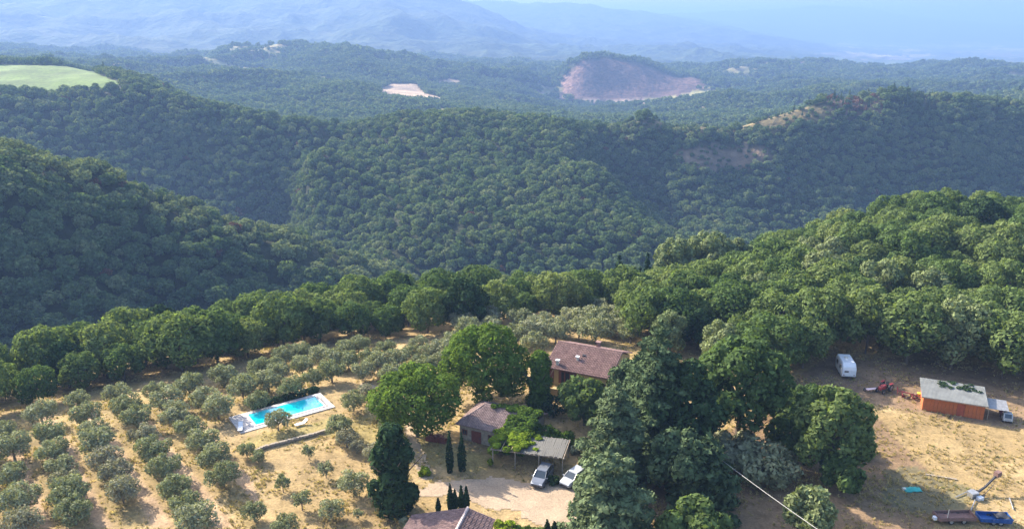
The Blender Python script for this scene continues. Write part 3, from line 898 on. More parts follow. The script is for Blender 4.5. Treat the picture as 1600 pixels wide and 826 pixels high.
SINGLE = [   # px, py of crown centre, scale, kind, words
    (435, 655, .95, 'o', 'dark olive tree standing on the near edge of the swimming pool'),
    (530, 664, 1.0, 'o', 'grey olive tree at the near right corner of the pool lawn'),
    (542, 683, .85, 'g', 'brownish olive tree just below the pool lawn corner'),
    (558, 697, .6, 'g', 'small brown olive bush trailing below the pool lawn corner'),
    (590, 640, .95, 'g', 'silvery olive tree between the pool and the yellow-green tree'),
    (612, 662, .9, 'o', 'olive tree tucked under the yellow-green tree beside the lawn'),
    (553, 625, 1.0, 'o', 'olive tree beside the sandy path behind the pool'),
    (570, 612, .9, 'g', 'silver olive tree at the bend of the sandy path'),
    (386, 702, .62, 'o', 'small olive tree below the paved pool corner'),
    (404, 712, .55, 'o', 'smallest olive tree at the lower end of the terrace wall'),
    (483, 701, .9, 's', 'thin young olive tree alone in the dry grass below the terrace wall'),
    (510, 729, .95, 's', 'sparse leaning olive sapling in the middle of the dry grass'),
    (443, 750, 1.0, 's', 'dark sparse olive sapling in the grass beside the grove rows'),
    (472, 777, 1.1, 's', 'rounded young olive tree in the grass near the bottom edge'),
    (519, 797, .78, 'o', 'bushy olive tree in the grass left of the roof in front'),
    (553, 755, .95, 'o', 'spreading green olive tree beside the ivy-covered dark tree'),
    (586, 706, .85, 'g', 'grey olive with arching branches against the ivy-covered dark tree'),
    (398, 800, .75, 'o', 'dark olive tree alone below the fifth grove row'),
    (446, 823, .8, 'o', 'olive tree cut by the bottom edge of the picture'),
    (560, 800, .6, 's', 'low olive shoot beside the ivy-covered tree trunk'),
]
for px, py, sc, kd, lab in SINGLE:
    p = gpt(px, py + 18 * sc)
    tree('olive_tree', g.choice({'o': K_OLIVE, 'g': K_GREY, 's': K_SAP}[kd]), (p.x, p.y, p.z - .1), sc * .84, g.uniform(0, 6.28), lab, 'olive tree')

# ------------------------------------------------------------------ single big trees round the house
def one(name, base, lobes, nleaf, size, mat, label, Hh, rt, bark=BARK, cat='tree', seed=0, limbs=4, rz=0, **kw):
    p = gpt(*base) if not isinstance(base, Vector) else base
    r = empty(name, (p.x, p.y, p.z - .2), rz)
    child('trunk', trunk_mesh(name + '_trunk', Hh, rt, bark, seed, limbs), r)
    child('crown', cloud_mesh(name + '_crown', leaf_cloud(lobes, nleaf, size, seed + 5, **kw), mat), r)
    return tag(r, label, cat)
one('lime_tree', (757, 628), round_lobes(6.6, 12.6, .3, 30, 1, (.22, .38), 1.0, .70, .12), 15000, .31, LEAF['bright'], 'large round bright green tree between the barn and the house', 12, .35, seed=1)
one('ash_tree', (652, 682), round_lobes(6.0, 10.6, 1.6, 26, 2, (.22, .38), .9, .66), 12500, .29, LEAF['bright'], 'light yellow-green spreading tree beside the barn, left of the round lime', 10, .28, seed=2)
lob = [(0.25 * math.sin(k * 2.1), .25 * math.cos(k * 1.7), 1.2 + k * 1.05, 2.3 + .5 * math.sin(k * 1.3) - .05 * k, 2.3 + .4 * math.cos(k * 1.9) - .05 * k, 1.3) for k in range(10)]
lob += [(math.cos(a) * 2.1, math.sin(a) * 2.1, z, 1.0, 1.0, 1.1) for a, z in ((0, 3), (1.3, 5), (2.5, 7), (3.6, 4), (4.7, 6), (5.7, 8.5), (2, 2), (4.2, 9))]
one('ivy_covered_tree', (616, 800), lob, 5200, .36, LEAF['dark'], 'tall dark ivy-covered tree in the dry grass above the front roof', 10, .3, seed=3)
lob = [(0, 0, 1 + k * .95, 1.9 + .3 * math.sin(k * 2) - .06 * k, 1.7 - .06 * k, 1.2) for k in range(9)]
one('ivy_clad_tree', (843, 640), lob, 3600, .34, LEAF['bright'], 'narrow ivy-clad tree beside the corner of the tiled house', 8.5, .25, seed=4)
one('fig_tree', (912, 664), round_lobes(3.5, 7.4, .8, 16, 6, (.26, .42), 1.0, .62), 3200, .40, LEAF['wood'], 'leafy green tree hiding the right end of the house wall', 6, .2, seed=6)
one('evergreen_tree', (984, 664), round_lobes(3.4, 10.5, 1.0, 18, 16, (.24, .4), 1.05, .64, .1), 5200, .32, LEAF['conifer'], 'evergreen tree against the right gable of the tiled house', 9, .22, seed=16)
one('walnut_tree', (1152, 690), round_lobes(6.6, 15.4, 3.0, 30, 7, (.2, .36), .95, .68, .1), 8500, .46, LEAF['wood'], 'large green walnut tree right of the tall fir', 14, .4, seed=7)
one('holm_oak', (1062, 720), round_lobes(5.0, 14.5, 1.5, 24, 8, (.22, .38), 1.0, .68, .15), 6500, .44, LEAF['dark'], 'dark evergreen oak filling the gap below the tall fir', 12, .35, seed=8)
one('bay_tree', (1062, 782), round_lobes(4.0, 9.6, .8, 20, 9, (.24, .4), 1.1, .66, .22), 5000, .40, LEAF['conifer'], 'dark rounded bay tree in front of the evergreen oak', 8, .25, seed=9)
one('low_oak', (1082, 880), round_lobes(4.0, 7.6, .6, 18, 10, (.24, .4), .95, .66), 4200, .42, LEAF['wood'], 'low bushy green tree at the bottom edge beside the cedar', 6.5, .22, seed=10)
one('chestnut_tree', (1294, 742), round_lobes(5.3, 12.2, .9, 24, 11, (.22, .38), 1.0, .68, .1), 6500, .42, LEAF['wood'], 'dark broad tree standing alone before the white caravan', 10, .32, seed=11)
one('small_oak', (1310, 770), round_lobes(2.4, 5.4, .4, 12, 12, (.28, .44), 1.1, .6), 2200, .38, LEAF['wood'], 'small green tree at the foot of the dark broad tree', 4.5, .15, seed=12)
one('wild_olive', (1262, 846), round_lobes(2.9, 6.8, .8, 16, 13, (.24, .42), 1.0, .56), 2800, .36, LEAF['pale'], 'pale green bushy tree beside the hanging cable at the bottom', 6, .16, seed=13, jit=.8)
for i, (b, rr_, hh, lab) in enumerate((((1190, 745), 4.6, 4.6, 'low grey-green thicket bush in the shaded hollow'), ((1235, 700), 3.6, 4.4, 'low bush against the foot of the dark broad tree'),
                                       ((1150, 722), 3.4, 4.4, 'shaded bush below the walnut tree'), ((1215, 655), 3.4, 5.0, 'rounded bush under the wood edge left of the caravan'),
                                       ((1262, 640), 2.6, 4.2, 'small bush between the caravan and the dark broad tree'), ((1330, 705), 1.8, 2.6, 'brownish bush beside the dark broad tree'))):
    one('thicket_bush', b, round_lobes(rr_, hh, .1, 12, 40 + i, (.28, .46), .9, .7), 1900, .42, LEAF['olive'] if i in (0, 2) else LEAF['wood'], lab, hh * .8, .1, cat='bush', seed=40 + i, limbs=5)
# conifers: tiers of flat drooping sprays
def conifer_lobes(Hh, Rb, z0, tiers, nb, seed, flat=.16, power=.8, droop=.12):
    g_ = random.Random(seed); out = [(0, 0, z0 + (Hh - z0) * t, Rb * .18 * (1 - t) + .25, Rb * .18 * (1 - t) + .25, (Hh - z0) / 9) for t in (.1, .25, .4, .55, .7, .85)]
    out.append((0, 0, Hh - .4, .35, .35, .9))
    for i in range(tiers):
        t = (i + .3) / tiers; z = z0 + (Hh - z0) * t; r = Rb * (1 - t) ** power + .3
        for k in range(nb):
            a = 2 * math.pi * (k + .5 * (i % 2) + g_.uniform(-.3, .3)) / nb; L = r * g_.uniform(.55, 1.18)
            for q in (.42, .78):
                s_ = r * .27 * (1.15 - .35 * q) + .2
                out.append((math.cos(a) * L * q, math.sin(a) * L * q, z - droop * L * q * q + g_.uniform(-.15, .15), s_, s_, s_ * flat + .16))
    return out
def conifer(name, base, Hh, Rb, z0, tiers, nb, seed, mat, n, size, label, **kw):
    one(name, base, conifer_lobes(Hh, Rb, z0, tiers, nb, seed, **kw), n, size, LEAF[mat], label, Hh, .32, cat='tree', seed=seed, limbs=0, up=.5, jit=.4, cull=.6, aspect=2.0)
conifer('cedar_tree', (946, 862), 12.6, 6.6, .6, 7, 8, 61, 'cedar', 15000, .33, 'broad silvery cedar with layered branches at the bottom edge', power=.5, droop=.10, flat=.2)
conifer('cedar_tree', (958, 755), 14.0, 5.2, .8, 8, 7, 62, 'cedar', 13000, .32, 'tall silvery cedar right of the house, behind the broad one', power=.5, droop=.06, flat=.24)
conifer('fir_tree', (1020, 716), 19.5, 6.4, 1.2, 11, 7, 63, 'conifer', 16000, .34, 'tallest dark fir, its pointed top above the house roof', power=.62, flat=.26)
conifer('fir_tree', (1000, 690), 14.0, 4.6, 1.0, 9, 7, 64, 'conifer', 6500, .44, 'second dark fir between the silvery cedar and the tallest one', power=.55, flat=.26)
conifer('fir_tree', (1100, 790), 9.5, 4.4, .6, 7, 7, 65, 'conifer', 5000, .42, 'short dark fir beside the bay tree, where the cable ends', power=.55, flat=.26)
# slender cypresses
def cypress_lobes(Hh, r):
    return [(0, 0, .5 + (Hh - .9) * k / 8, r * (1.0 - .08 * abs(k - 2.5) ** 1.35), r * (1.0 - .08 * abs(k - 2.5) ** 1.35), Hh / 10) for k in range(9)]
for i, (b, Hh, r, lab) in enumerate((((703, 737), 6.0, .55, 'slim cypress nearer the red brick heap in front of the barn'), ((722, 735), 5.6, .62, 'slim cypress nearer the pergola in front of the barn'),
                                     ((704, 797), 3.9, .42, 'tallest of the four small cypresses beside the front roof'), ((711, 797), 3.2, .40, 'second small cypress beside the front roof, shorter than its neighbour'),
                                     ((721, 795), 3.4, .42, 'third small cypress behind the front roof ridge'), ((729, 795), 3.4, .42, 'last small cypress right above the front roof ridge'),
                                     ((685, 800), 2.3, .3, 'tiny lone cypress by the edge of the front roof'),
                                     ((855, 838), 2.6, .42, 'dark small cypress at the bottom edge beside the drive'), ((866, 838), 2.4, .40, 'second dark small cypress at the bottom edge by the drive'))):
    one('cypress_tree', b, cypress_lobes(Hh, r), 700, .22, LEAF['cypress'], lab, Hh, .08, cat='cypress', seed=70 + i, limbs=0, up=.3)
for i, (px, py, Y, Hh, r, lab) in enumerate(((1012, 402, 176, 13, 1.5, 'dark slender cypress left of the pale poplars'), (1000, 425, 172, 10, 1.2, 'shorter dark cypress left of the pale poplars'),
                                             (968, 402, 180, 13, 2.6, 'dark broad cypress at the rear of the tree belt'), (636, 462, 172, 9, 2.9, 'dark pointed tree in the tree belt behind the pool'))):
    x, y, z = at_Y(px, py, Y); zb = Hs(x, y)
    one('cypress_tree', Vector((x, y, zb)), cypress_lobes(max(Hh, z - zb), r), 1500, .4, LEAF['cypress'], lab, Hh, .2, cat='cypress', seed=90 + i, limbs=0, up=.3)
for i, (px, py, Y, r) in enumerate(((1058, 372, 186, 5.6), (1112, 362, 190, 6.4), (1150, 372, 192, 5.0))):
    x, y, z = at_Y(px, py, Y); zb = Hs(x, y); Hh = z - zb
    one('poplar_tree', Vector((x, y, zb)), round_lobes(r, Hh, Hh * .2, 24, 95 + i, (.2, .36), 1.25, .62), 5000, .5, LEAF['pale'],
        '%s of the pale rounded poplars rising behind the firs' % ('first, nearest the cypresses,', 'tallest, middle one', 'last, nearest the wooded hill,')[i], Hh * .9, .35, cat='poplar', seed=95 + i, limbs=5)
# garden bushes
for i, (b, rr_, hh, mt, lab) in enumerate((((850, 694), 2.4, 2.9, 'bright', 'rounded bright green bush behind the pergola'), ((878, 696), 1.7, 2.4, 'bright', 'smaller bright green bush at the pergola corner'),
                                           ((833, 690), 2.0, 3.0, 'bright', 'dark-fronted green bush against the ivy of the barn'),
                                           ((664, 741), .8, 1.2, 'yellowgreen', 'small yellowish bush alone in the shaded grass'), ((790, 836), 1.5, 1.9, 'yellowgreen', 'bright yellow-green bush at the bottom edge beside the front roof'),
                                           ((815, 840), 1.2, 1.5, 'bright', 'green bush at the bottom edge next to the yellow-green one'), ((838, 838), 1.0, 1.3, 'wood', 'small green bush between the yellow-green one and cypresses'),
                                           ((868, 646), 2.2, 3.4, 'dark', 'dark bush added for the shade below the house terrace'), ((846, 640), 1.8, 3.0, 'wood', 'bush added for the shade below the house door beside the ivy-clad tree'), ((865, 755), .7, 1.3, 'dark', 'dark shrub between the two parked cars'), ((776, 700), .7, 1.0, 'wood', 'small shrub left of the vine pergola'),  # the two bushes below the house are added to stand in for shade
                                           ((905, 705), 1.3, 1.6, 'olive', 'grey-green shrub between the pergola and the cedar'), ((640, 820), 1.0, 1.1, 'olive', 'low grey bush beside the front roof corner'))):
    one('garden_bush', b, round_lobes(rr_, hh, 0, 9, 120 + i, (.3, .48), .9, .68), 900, .26, LEAF[mt], lab, hh * .7, .05, cat='bush', seed=120 + i, limbs=4)

# ------------------------------------------------------------------ building materials
def tile_mat(name, c1, c2, ang_scale=1.0):
    m, t, n, l = new_mat(name)
    g_ = N(t, 'ShaderNodeTexCoord')
    a = noise(t, g_.outputs['Object'], 0.9, 5.0, .65); b = noise(t, g_.outputs['Object'], 7.0, 3.0, .6)
    ri = N(t, 'ShaderNodeNewGeometry')
    c = ramp(t, a.outputs['Fac'], [(.32, c1), (.68, c2)])
    c = mixc(t, 'MULTIPLY', 1.0, c, ramp(t, b.outputs['Fac'], [(.3, (.72, .72, .74)), (.7, (1.25, 1.2, 1.15))]))
    c = mixc(t, 'MULTIPLY', 1.0, c, ramp(t, ri.outputs['Random Per Island'], [(0, (.8, .78, .78)), (1, (1.18, 1.15, 1.12))]))
    principled(t, c, .9, bump(t, b.outputs['Fac'], .03), .15)
    return m
TILE = tile_mat('terracotta_roof_tiles', (.165, .105, .095), (.25, .165, .148))
TILE_OLD = tile_mat('weathered_roof_tiles', (.17, .125, .12), (.29, .22, .205))
TILE_DARK = tile_mat('front_roof_tiles', (.14, .096, .092), (.215, .15, .14))
RIDGE = simple('ridge_tile_clay', (.42, .33, .30), .85, var=.25, scale=4)
PLASTER = simple('yellow_plaster', (.34, .25, .115), .9, var=.15, scale=1.2)
STONE = simple('rubble_stone', (.25, .205, .155), .95, var=.4, scale=2.5, bmp=.04)
SHUTTER = simple('red_brown_wood', (.13, .035, .022), .7, var=.3, scale=4)
DARKIN = simple('dark_interior', (.02, .018, .018), .9)
GLASS = simple('window_glass', (.03, .04, .05), .12, var=.1, spec=.6)
WHITEP = simple('white_paint', (.62, .63, .66), .4, var=.06)
CREAM = simple('pale_concrete', (.55, .52, .46), .9, var=.15)
METALR = simple('grey_corrugated_sheet', (.135, .14, .135), .6, .0, var=.25, scale=.8)
MOSSY = simple('mossy_stain', (.10, .12, .07), .9, var=.4, scale=1.5)
ORANGE = simple('orange_painted_boards', (.34, .095, .028), .75, var=.22, scale=1.6)
ORANGED = simple('dark_orange_door_boards', (.27, .06, .03), .75, var=.2, scale=1.6)
WOOD = simple('weathered_wood', (.26, .21, .16), .9, var=.35, scale=5)
SILVER = simple('silver_car_paint', (.17, .18, .205), .3, .4, var=.05)
WHITEC = simple('white_car_paint', (.30, .31, .33), .3, 0, var=.05)
TYRE = simple('tyre_rubber', (.02, .02, .02), .85)
RIM = simple('wheel_rim_alloy', (.45, .45, .47), .4, .8)
LAMP = simple('headlight_lens', (.7, .72, .75), .1, .1, spec=.7)
REDP = simple('red_machine_paint', (.19, .028, .032), .5, var=.3, scale=6)
MAROON = simple('maroon_machine_paint', (.11, .02, .04), .55, var=.3, scale=6)
YELP = simple('yellow_machine_paint', (.62, .42, .05), .5, var=.2)
BLUEP = simple('blue_painted_steel', (.012, .06, .21), .5, var=.22, scale=3)
BROWNS = simple('rusty_brown_steel', (.15, .085, .07), .8, var=.4, scale=4)
STEEL = simple('grey_steel', (.32, .32, .33), .5, .6, var=.3)
DARKST = simple('dark_steel', (.045, .042, .045), .6, .3, var=.3)
TEAL = simple('teal_tarpaulin', (.03, .30, .26), .6, var=.25, scale=3)
BLACKT = simple('black_tarpaulin', (.02, .02, .025), .6, var=.3, scale=3)

def frame(p0, p1):
    """matrix with its origin at p0 and x along p0 -> p1 (level)"""
    d = Vector((p1[0] - p0[0], p1[1] - p0[1], 0)); L = d.length
    return math.atan2(d.y, d.x), L
def roof_slope(name, parent, mat, p, u, s, nu, thick=.10, pitch=.24, skip=None, wu=None):
    """slope of a tiled roof: a slab with a row of half-round cover tiles running down it.
    p = top corner, u = vector along the ridge, s = vector down the slope; wu(t) gives the part of the ridge line covered at slope t"""
    p, u, s = Vector(p), Vector(u), Vector(s)
    nrm = u.cross(s).normalized()
    if nrm.z < 0: nrm = -nrm
    b = MB()
    q = [p, p + u, p + u + s, p + s] if wu is None else [p + u * wu(0)[0], p + u * wu(0)[1], p + u * wu(1)[1] + s, p + u * wu(1)[0] + s]
    vs = [v - nrm * thick for v in q] + list(q)
    b.add(vs, [(3, 2, 1, 0), (4, 5, 6, 7), (0, 1, 5, 4), (1, 2, 6, 5), (2, 3, 7, 6), (3, 0, 4, 7)])
    o = b.build(name, mat, parent)
    c = MB(); n = max(3, int(u.length / pitch)); r = pitch * .36
    un = u.normalized()
    rows = max(2, int(s.length / .45))
    rg = random.Random(len(name) + n)
    for i in range(n):
        f0 = (i + .5) / n
        t0, t1 = 0.0, 1.0
        if wu is not None:
            ok = [t / rows for t in range(rows + 1) if wu(t / rows)[0] <= f0 <= wu(t / rows)[1]]
            if len(ok) < 2: continue
            t0, t1 = ok[0], ok[-1]
        k0, k1 = int(round(t0 * rows)), int(round(t1 * rows))
        for k in range(k0, k1):
            a = p + u * f0 + s * (k / rows) + un * rg.uniform(-.02, .02); e = p + u * f0 + s * ((k + 1.12 if k + 1 < k1 else k + 1) / rows)
            lift0, lift1 = nrm * .012, nrm * (.05 + rg.uniform(-.012, .012))
            ring = [(-1, 0), (-.6, .8), (.6, .8), (1, 0)]
            c.add([a + un * x * r + nrm * y * r + lift0 for x, y in ring] + [e + un * x * r * 1.1 + nrm * y * r * 1.1 + lift1 for x, y in ring],
                  [(0, 1, 5, 4), (1, 2, 6, 5), (2, 3, 7, 6), (4, 5, 6, 7)])
    t = c.build('cover_tiles', mat, o); t['kind'] = 'stuff'
    return o
def cap_tiles(parent, a, b, r=.14, mat=None):
    a, b = Vector(a), Vector(b); n = max(2, int((b - a).length / .45)); c = MB()
    for i in range(n):
        c.tube([a.lerp(b, i / n), a.lerp(b, (i + 1.08) / n)], [r, r * 1.12], 6)
    return c.build('ridge_caps', mat or RIDGE, parent)
def window(parent, c, rz, wd, ht, fm, pm, deep=.08, name='window'):
    """frame of four bars with a pane behind; c centre of the opening on the wall face, rz facing direction of local -y"""
    M = Matrix.Translation(c) @ Matrix.Rotation(rz, 4, 'Z')
    b = MB(); t = .09
    b.box((0, -deep / 2, ht / 2 - t / 2), (wd, deep, t), M); b.box((0, -deep / 2, -ht / 2 + t / 2), (wd, deep, t), M)
    b.box((-wd / 2 + t / 2, -deep / 2, 0), (t, deep, ht - 2 * t), M); b.box((wd / 2 - t / 2, -deep / 2, 0), (t, deep, ht - 2 * t), M)
    b.box((0, -deep / 2, 0), (.06, deep * .8, ht - 2 * t), M)
    o = b.build(name, fm, parent)
    p = MB().box((0, -.012, 0), (wd - 2 * t, .02, ht - 2 * t), M); p.build('pane', pm, o)
    return o
def walls(parent, x0, x1, y0, y1, z0, z1, mat, t=.3, gable=None):
    """four walls butted end to end; gable: (ridge y, ridge z) closes both x ends"""
    b = MB(); b.box(((x0 + x1) / 2, y0 + t / 2, (z0 + z1) / 2), (x1 - x0, t, z1 - z0)); b.build('wall', mat, parent)
    b = MB(); b.box(((x0 + x1) / 2, y1 - t / 2, (z0 + z1) / 2), (x1 - x0, t, z1 - z0)); b.build('wall', mat, parent)
    for xs in ((x0, x0 + t), (x1 - t, x1)):
        b = MB()
        prof = [(y0 + t, z0), (y1 - t, z0), (y1 - t, z1)] + ([gable] if gable else []) + [(y0 + t, z1)]
        n = len(prof)
        b.add([(xs[0], y, z) for y, z in prof] + [(xs[1], y, z) for y, z in prof],
              [tuple(range(n)), tuple(reversed(range(n, 2 * n)))] + [(i, n + i, n + (i + 1) % n, (i + 1) % n) for i in range(n)])
        b.build('wall', mat, parent)

# ------------------------------------------------------------------ tiled house
def tiled_house():
    a = Vector(at_z(850, 573, 4.3)); b_ = Vector(at_z(950, 592, 4.3))
    rz, L = frame(a, b_); L += .4
    z0 = min(Hs(a.x, a.y), Hs(b_.x, b_.y)) - .6
    r = empty('tiled_house', (a.x, a.y, 0), rz)
    D, ze, zr = 11.4, 4.3, 6.5
    walls(r, .35, L - .35, .45, D - .45, z0, ze - .12, PLASTER, .35, (D / 2, zr - .2))
    s1 = roof_slope('roof', r, TILE, (0, D / 2, zr), (L, 0, 0), (0, -D / 2, ze - zr), 40)
    roof_slope('roof', r, TILE, (0, D / 2, zr), (L, 0, 0), (0, D / 2, ze - zr), 40)
    cap_tiles(s1, (0, D / 2, zr + .03), (L, D / 2, zr + .03), .15, TILE)
    zz = lambda y: zr + (y - D / 2) * (zr - ze) / (D / 2)
    def chimney(x, y, w_, h, mat, lab):
        m = MB(); z = zz(y) if y <= D / 2 else zr - (y - D / 2) * (zr - ze) / (D / 2)
        m.box((x, y, z + h / 2 - .15), (w_, w_, h + .3)); o = m.build('chimney', mat, r); o['label'] = lab
        c = MB(); c.box((x, y, z + h + .10), (w_ * 1.5, w_ * 1.5, .10)); c.box((x, y, z + h + .02), (w_ * .7, w_ * .7, .06)); c.build('chimney_cap', WHITEP if mat is CREAM else TILE, o)
    chimney(1.9, .95, .42, .7, CREAM, 'pale chimney near the eaves'); chimney(4.6, 2.6, .38, .5, CREAM, 'pale stub chimney in the middle of the roof')
    chimney(6.6, 6.6, .55, 1.0, TILE, 'reddish chimney behind the ridge')
    m = MB(); m.box((5.3, 3.6, zz(3.6) + .12), (.5, .35, .25)); m.build('chimney_shadow', DARKST, r)  # dark box standing for the stub chimney's shadow on the tiles
    # loggia opening with red shutters, porch on the corner
    f = MB(); f.box((3.9, .43, 2.95), (2.5, .06, 1.9)); o = f.build('loggia_opening', DARKIN, r)
    for x in (2.55, 3.35, 4.2, 5.2):
        s_ = MB(); s_.box((x, .36, 2.95), (.16 if x > 3 else .42, .08, 1.95)); s_.build('shutter', SHUTTER, o)
    s_ = MB(); s_.box((3.9, .34, 3.97), (3.0, .10, .12)); s_.build('lintel', SHUTTER, o)
    d = MB(); d.box((.95, .41, 2.85), (1.15, .07, 2.1)); dd = d.build('door', SHUTTER, r)
    h = MB(); h.box((1.36, .35, 2.75), (.06, .06, .16)); h.build('handle', STEEL, dd)
    st = MB(); st.box((3.9, -.75, z0 / 2 + .55), (4.4, 2.3, 1.6 - z0)); st.build('terrace', PLASTER, r)
    pp = MB(); pp.box((3.9, -1.82, 1.62), (4.4, .18, .55)); pp.build('parapet', PLASTER, r)
    for x, z in ((8.2, 2.6), (9.6, 2.6)): window(r, (x, .45, z), 0, .9, 1.2, SHUTTER, GLASS)
    tag(r, 'house with a broad pinkish tiled roof and yellow walls among the trees', 'house')
    return r, a, b_, rz
HOUSE, h_a, h_b, h_rz = tiled_house()

# ------------------------------------------------------------------ barn with ivy
def barn():
    a = Vector(at_z(712, 662, 2.5)); b_ = Vector(at_z(797, 681, 2.5))
    rz, L = frame(a, b_); L = 10.6
    z0 = Hs(a.x, a.y) - .5
    r = empty('stone_barn', (a.x, a.y, 0), rz)
    D, ze, zr, hip = 8.0, 2.5, 4.25, 2.6
    walls(r, .4, L - .4, .4, D - .4, z0, ze - .12, STONE, .4)
    s1 = roof_slope('roof', r, TILE_OLD, (0, D / 2, zr), (L, 0, 0), (0, -D / 2, ze - zr), 40, wu=lambda t: (hip / L * (1 - t), 1 - .25 * (1 - t) * hip / L))
    roof_slope('roof', r, TILE_OLD, (0, D / 2, zr), (L, 0, 0), (0, D / 2, ze - zr), 40, wu=lambda t: (hip / L * (1 - t), 1 - .25 * (1 - t) * hip / L))
    roof_slope('hip_slope', r, TILE_OLD, (hip, 0, zr), (0, D, 0), (-hip, 0, ze - zr), 20, wu=lambda t: (.5 - .5 * t + 1e-3, .5 + .5 * t - 1e-3))
    cap_tiles(s1, (hip, D / 2, zr + .03), (L - .6, D / 2, zr + .03), .13, TILE_OLD)
    cap_tiles(s1, (hip, D / 2, zr + .03), (.05, .05, ze + .05), .12, TILE_OLD)
    d = MB(); d.box((3.0, .37, .9), (1.5, .07, 1.9)); dd = d.build('door', SHUTTER, r); h = MB(); h.box((3.5, .31, .9), (.06, .06, .2)); h.build('handle', DARKST, dd)
    for x in (1.2, 5.2): window(r, (x, .4, 1.35), 0, .8, .8, SHUTTER, GLASS)
    # ivy lying over the far part of the roof and down the front
    lob = []
    gg = random.Random(5)
    for i in range(46):
        x = gg.uniform(6.0, 10.6); y = gg.uniform(-.2, 4.6)
        if x < 7.2 and gg.random() < .5 : continue
        z = zr + (y - D / 2) * (zr - ze) / (D / 2) if y < D / 2 else zr
        lob.append((x, y, z + .12, gg.uniform(.5, .9), gg.uniform(.5, .9), .33))
    for i in range(22): lob.append((gg.uniform(7.4, 10.8), -.1 + gg.uniform(-.4, .2), gg.uniform(-.2, 2.6), .6, .5, .6))
    for i in range(14): lob.append((gg.uniform(4.2, 9.5), D / 2 + gg.uniform(-.3, .4), zr + .12, .6, .45, .26))
    me = cloud_mesh('ivy', leaf_cloud(lob, 5200, .26, 77, up=.3, jit=.5), LEAF['bright'])
    iv = child('ivy', me, r); iv['kind'] = 'stuff'
    tag(r, 'low stone barn with weathered hipped tile roof half covered in ivy', 'barn')
    return r, a, rz
BARN, b_a, b_rz = barn()
# red-brown stack of bricks by the barn
def brick_stack():
    p = gpt(681, 690); r = empty('brick_stack', (p.x, p.y, p.z), b_rz + .1)
    gg = random.Random(3); k = 0
    me = None
    for z in range(5):
        for x in range(7):
            for y in range(2):
                if z > 2 and gg.random() < .35: continue
                if me is None:
                    m = MB().box((0, 0, .095), (.40, .34, .185)); o = m.build('brick', REDP if False else SHUTTER, r); me = o.data
                else: o = child('brick', me, r)
                o.location = (x * .43 - 1.3 + gg.uniform(-.02, .02), y * .38 + gg.uniform(-.02, .02), z * .19); o.rotation_euler[2] = gg.uniform(-.05, .05)
    tag(r, 'low stack of red-brown blocks on the grass beside the barn corner', 'stack of blocks')
brick_stack()

# ------------------------------------------------------------------ house whose roof shows at the bottom edge
def front_house():
    a = Vector(at_z(731, 793, 5.0)); e = Vector(at_z(714, 826, 5.0))
    d = e - a; d.z = 0; d.normalize()
    rz = math.atan2(d.y, d.x)                     # local x runs along the ridge toward the camera
    r = empty('front_house', (a.x, a.y, 0), rz)
    L, wl, wr, pt = 11.0, 6.5, 3.1, .30
    z0 = Hs(a.x, a.y) - .5
    zl, zr_ = 5.0 - wl * pt, 5.0 - wr * pt
    # local +y is to the right of the camera-facing ridge seen from the camera's left ... so left slope is -y after rotation
    sl = -1 if (Vector((0, 1, 0)).x * 0 + (math.cos(rz + math.pi / 2))) > 0 else 1
    yl, yr = sl * wl, -sl * wr
    s1 = roof_slope('roof', r, TILE_DARK, (0, 0, 5.0), (L, 0, 0), (0, yl, -wl * pt), 40)
    roof_slope('roof', r, TILE_DARK, (0, 0, 5.0), (L, 0, 0), (0, yr, -wr * pt), 40)
    cap_tiles(s1, (0, 0, 5.05), (L, 0, 5.05), .17, RIDGE)
    y0, y1 = min(yl, yr) * .94, max(yl, yr) * .94
    b = MB()
    for xs in (.35, L - .65):
        prof = [(y0, z0), (y1, z0), (y1, 5.0 - abs(y1) * pt - .12), (0, 4.86), (y0, 5.0 - abs(y0) * pt - .12)]
        b = MB(); n = 5
        b.add([(xs, y, z) for y, z in prof] + [(xs + .3, y, z) for y, z in prof], [tuple(range(n)), tuple(reversed(range(n, 2 * n)))] + [(i, n + i, n + (i + 1) % n, (i + 1) % n) for i in range(n)])
        b.build('wall', PLASTER, r)
    for y in (y0, y1):
        b = MB(); zt = 5.0 - abs(y) * pt - .14
        b.box((L / 2, y + (.15 if y == y0 else -.15), (z0 + zt) / 2), (L - 1.3, .296, zt - z0)); b.build('wall', PLASTER, r)
    tag(r, 'house in front showing only its brownish gabled tile roof with pale ridge', 'house')
front_house()

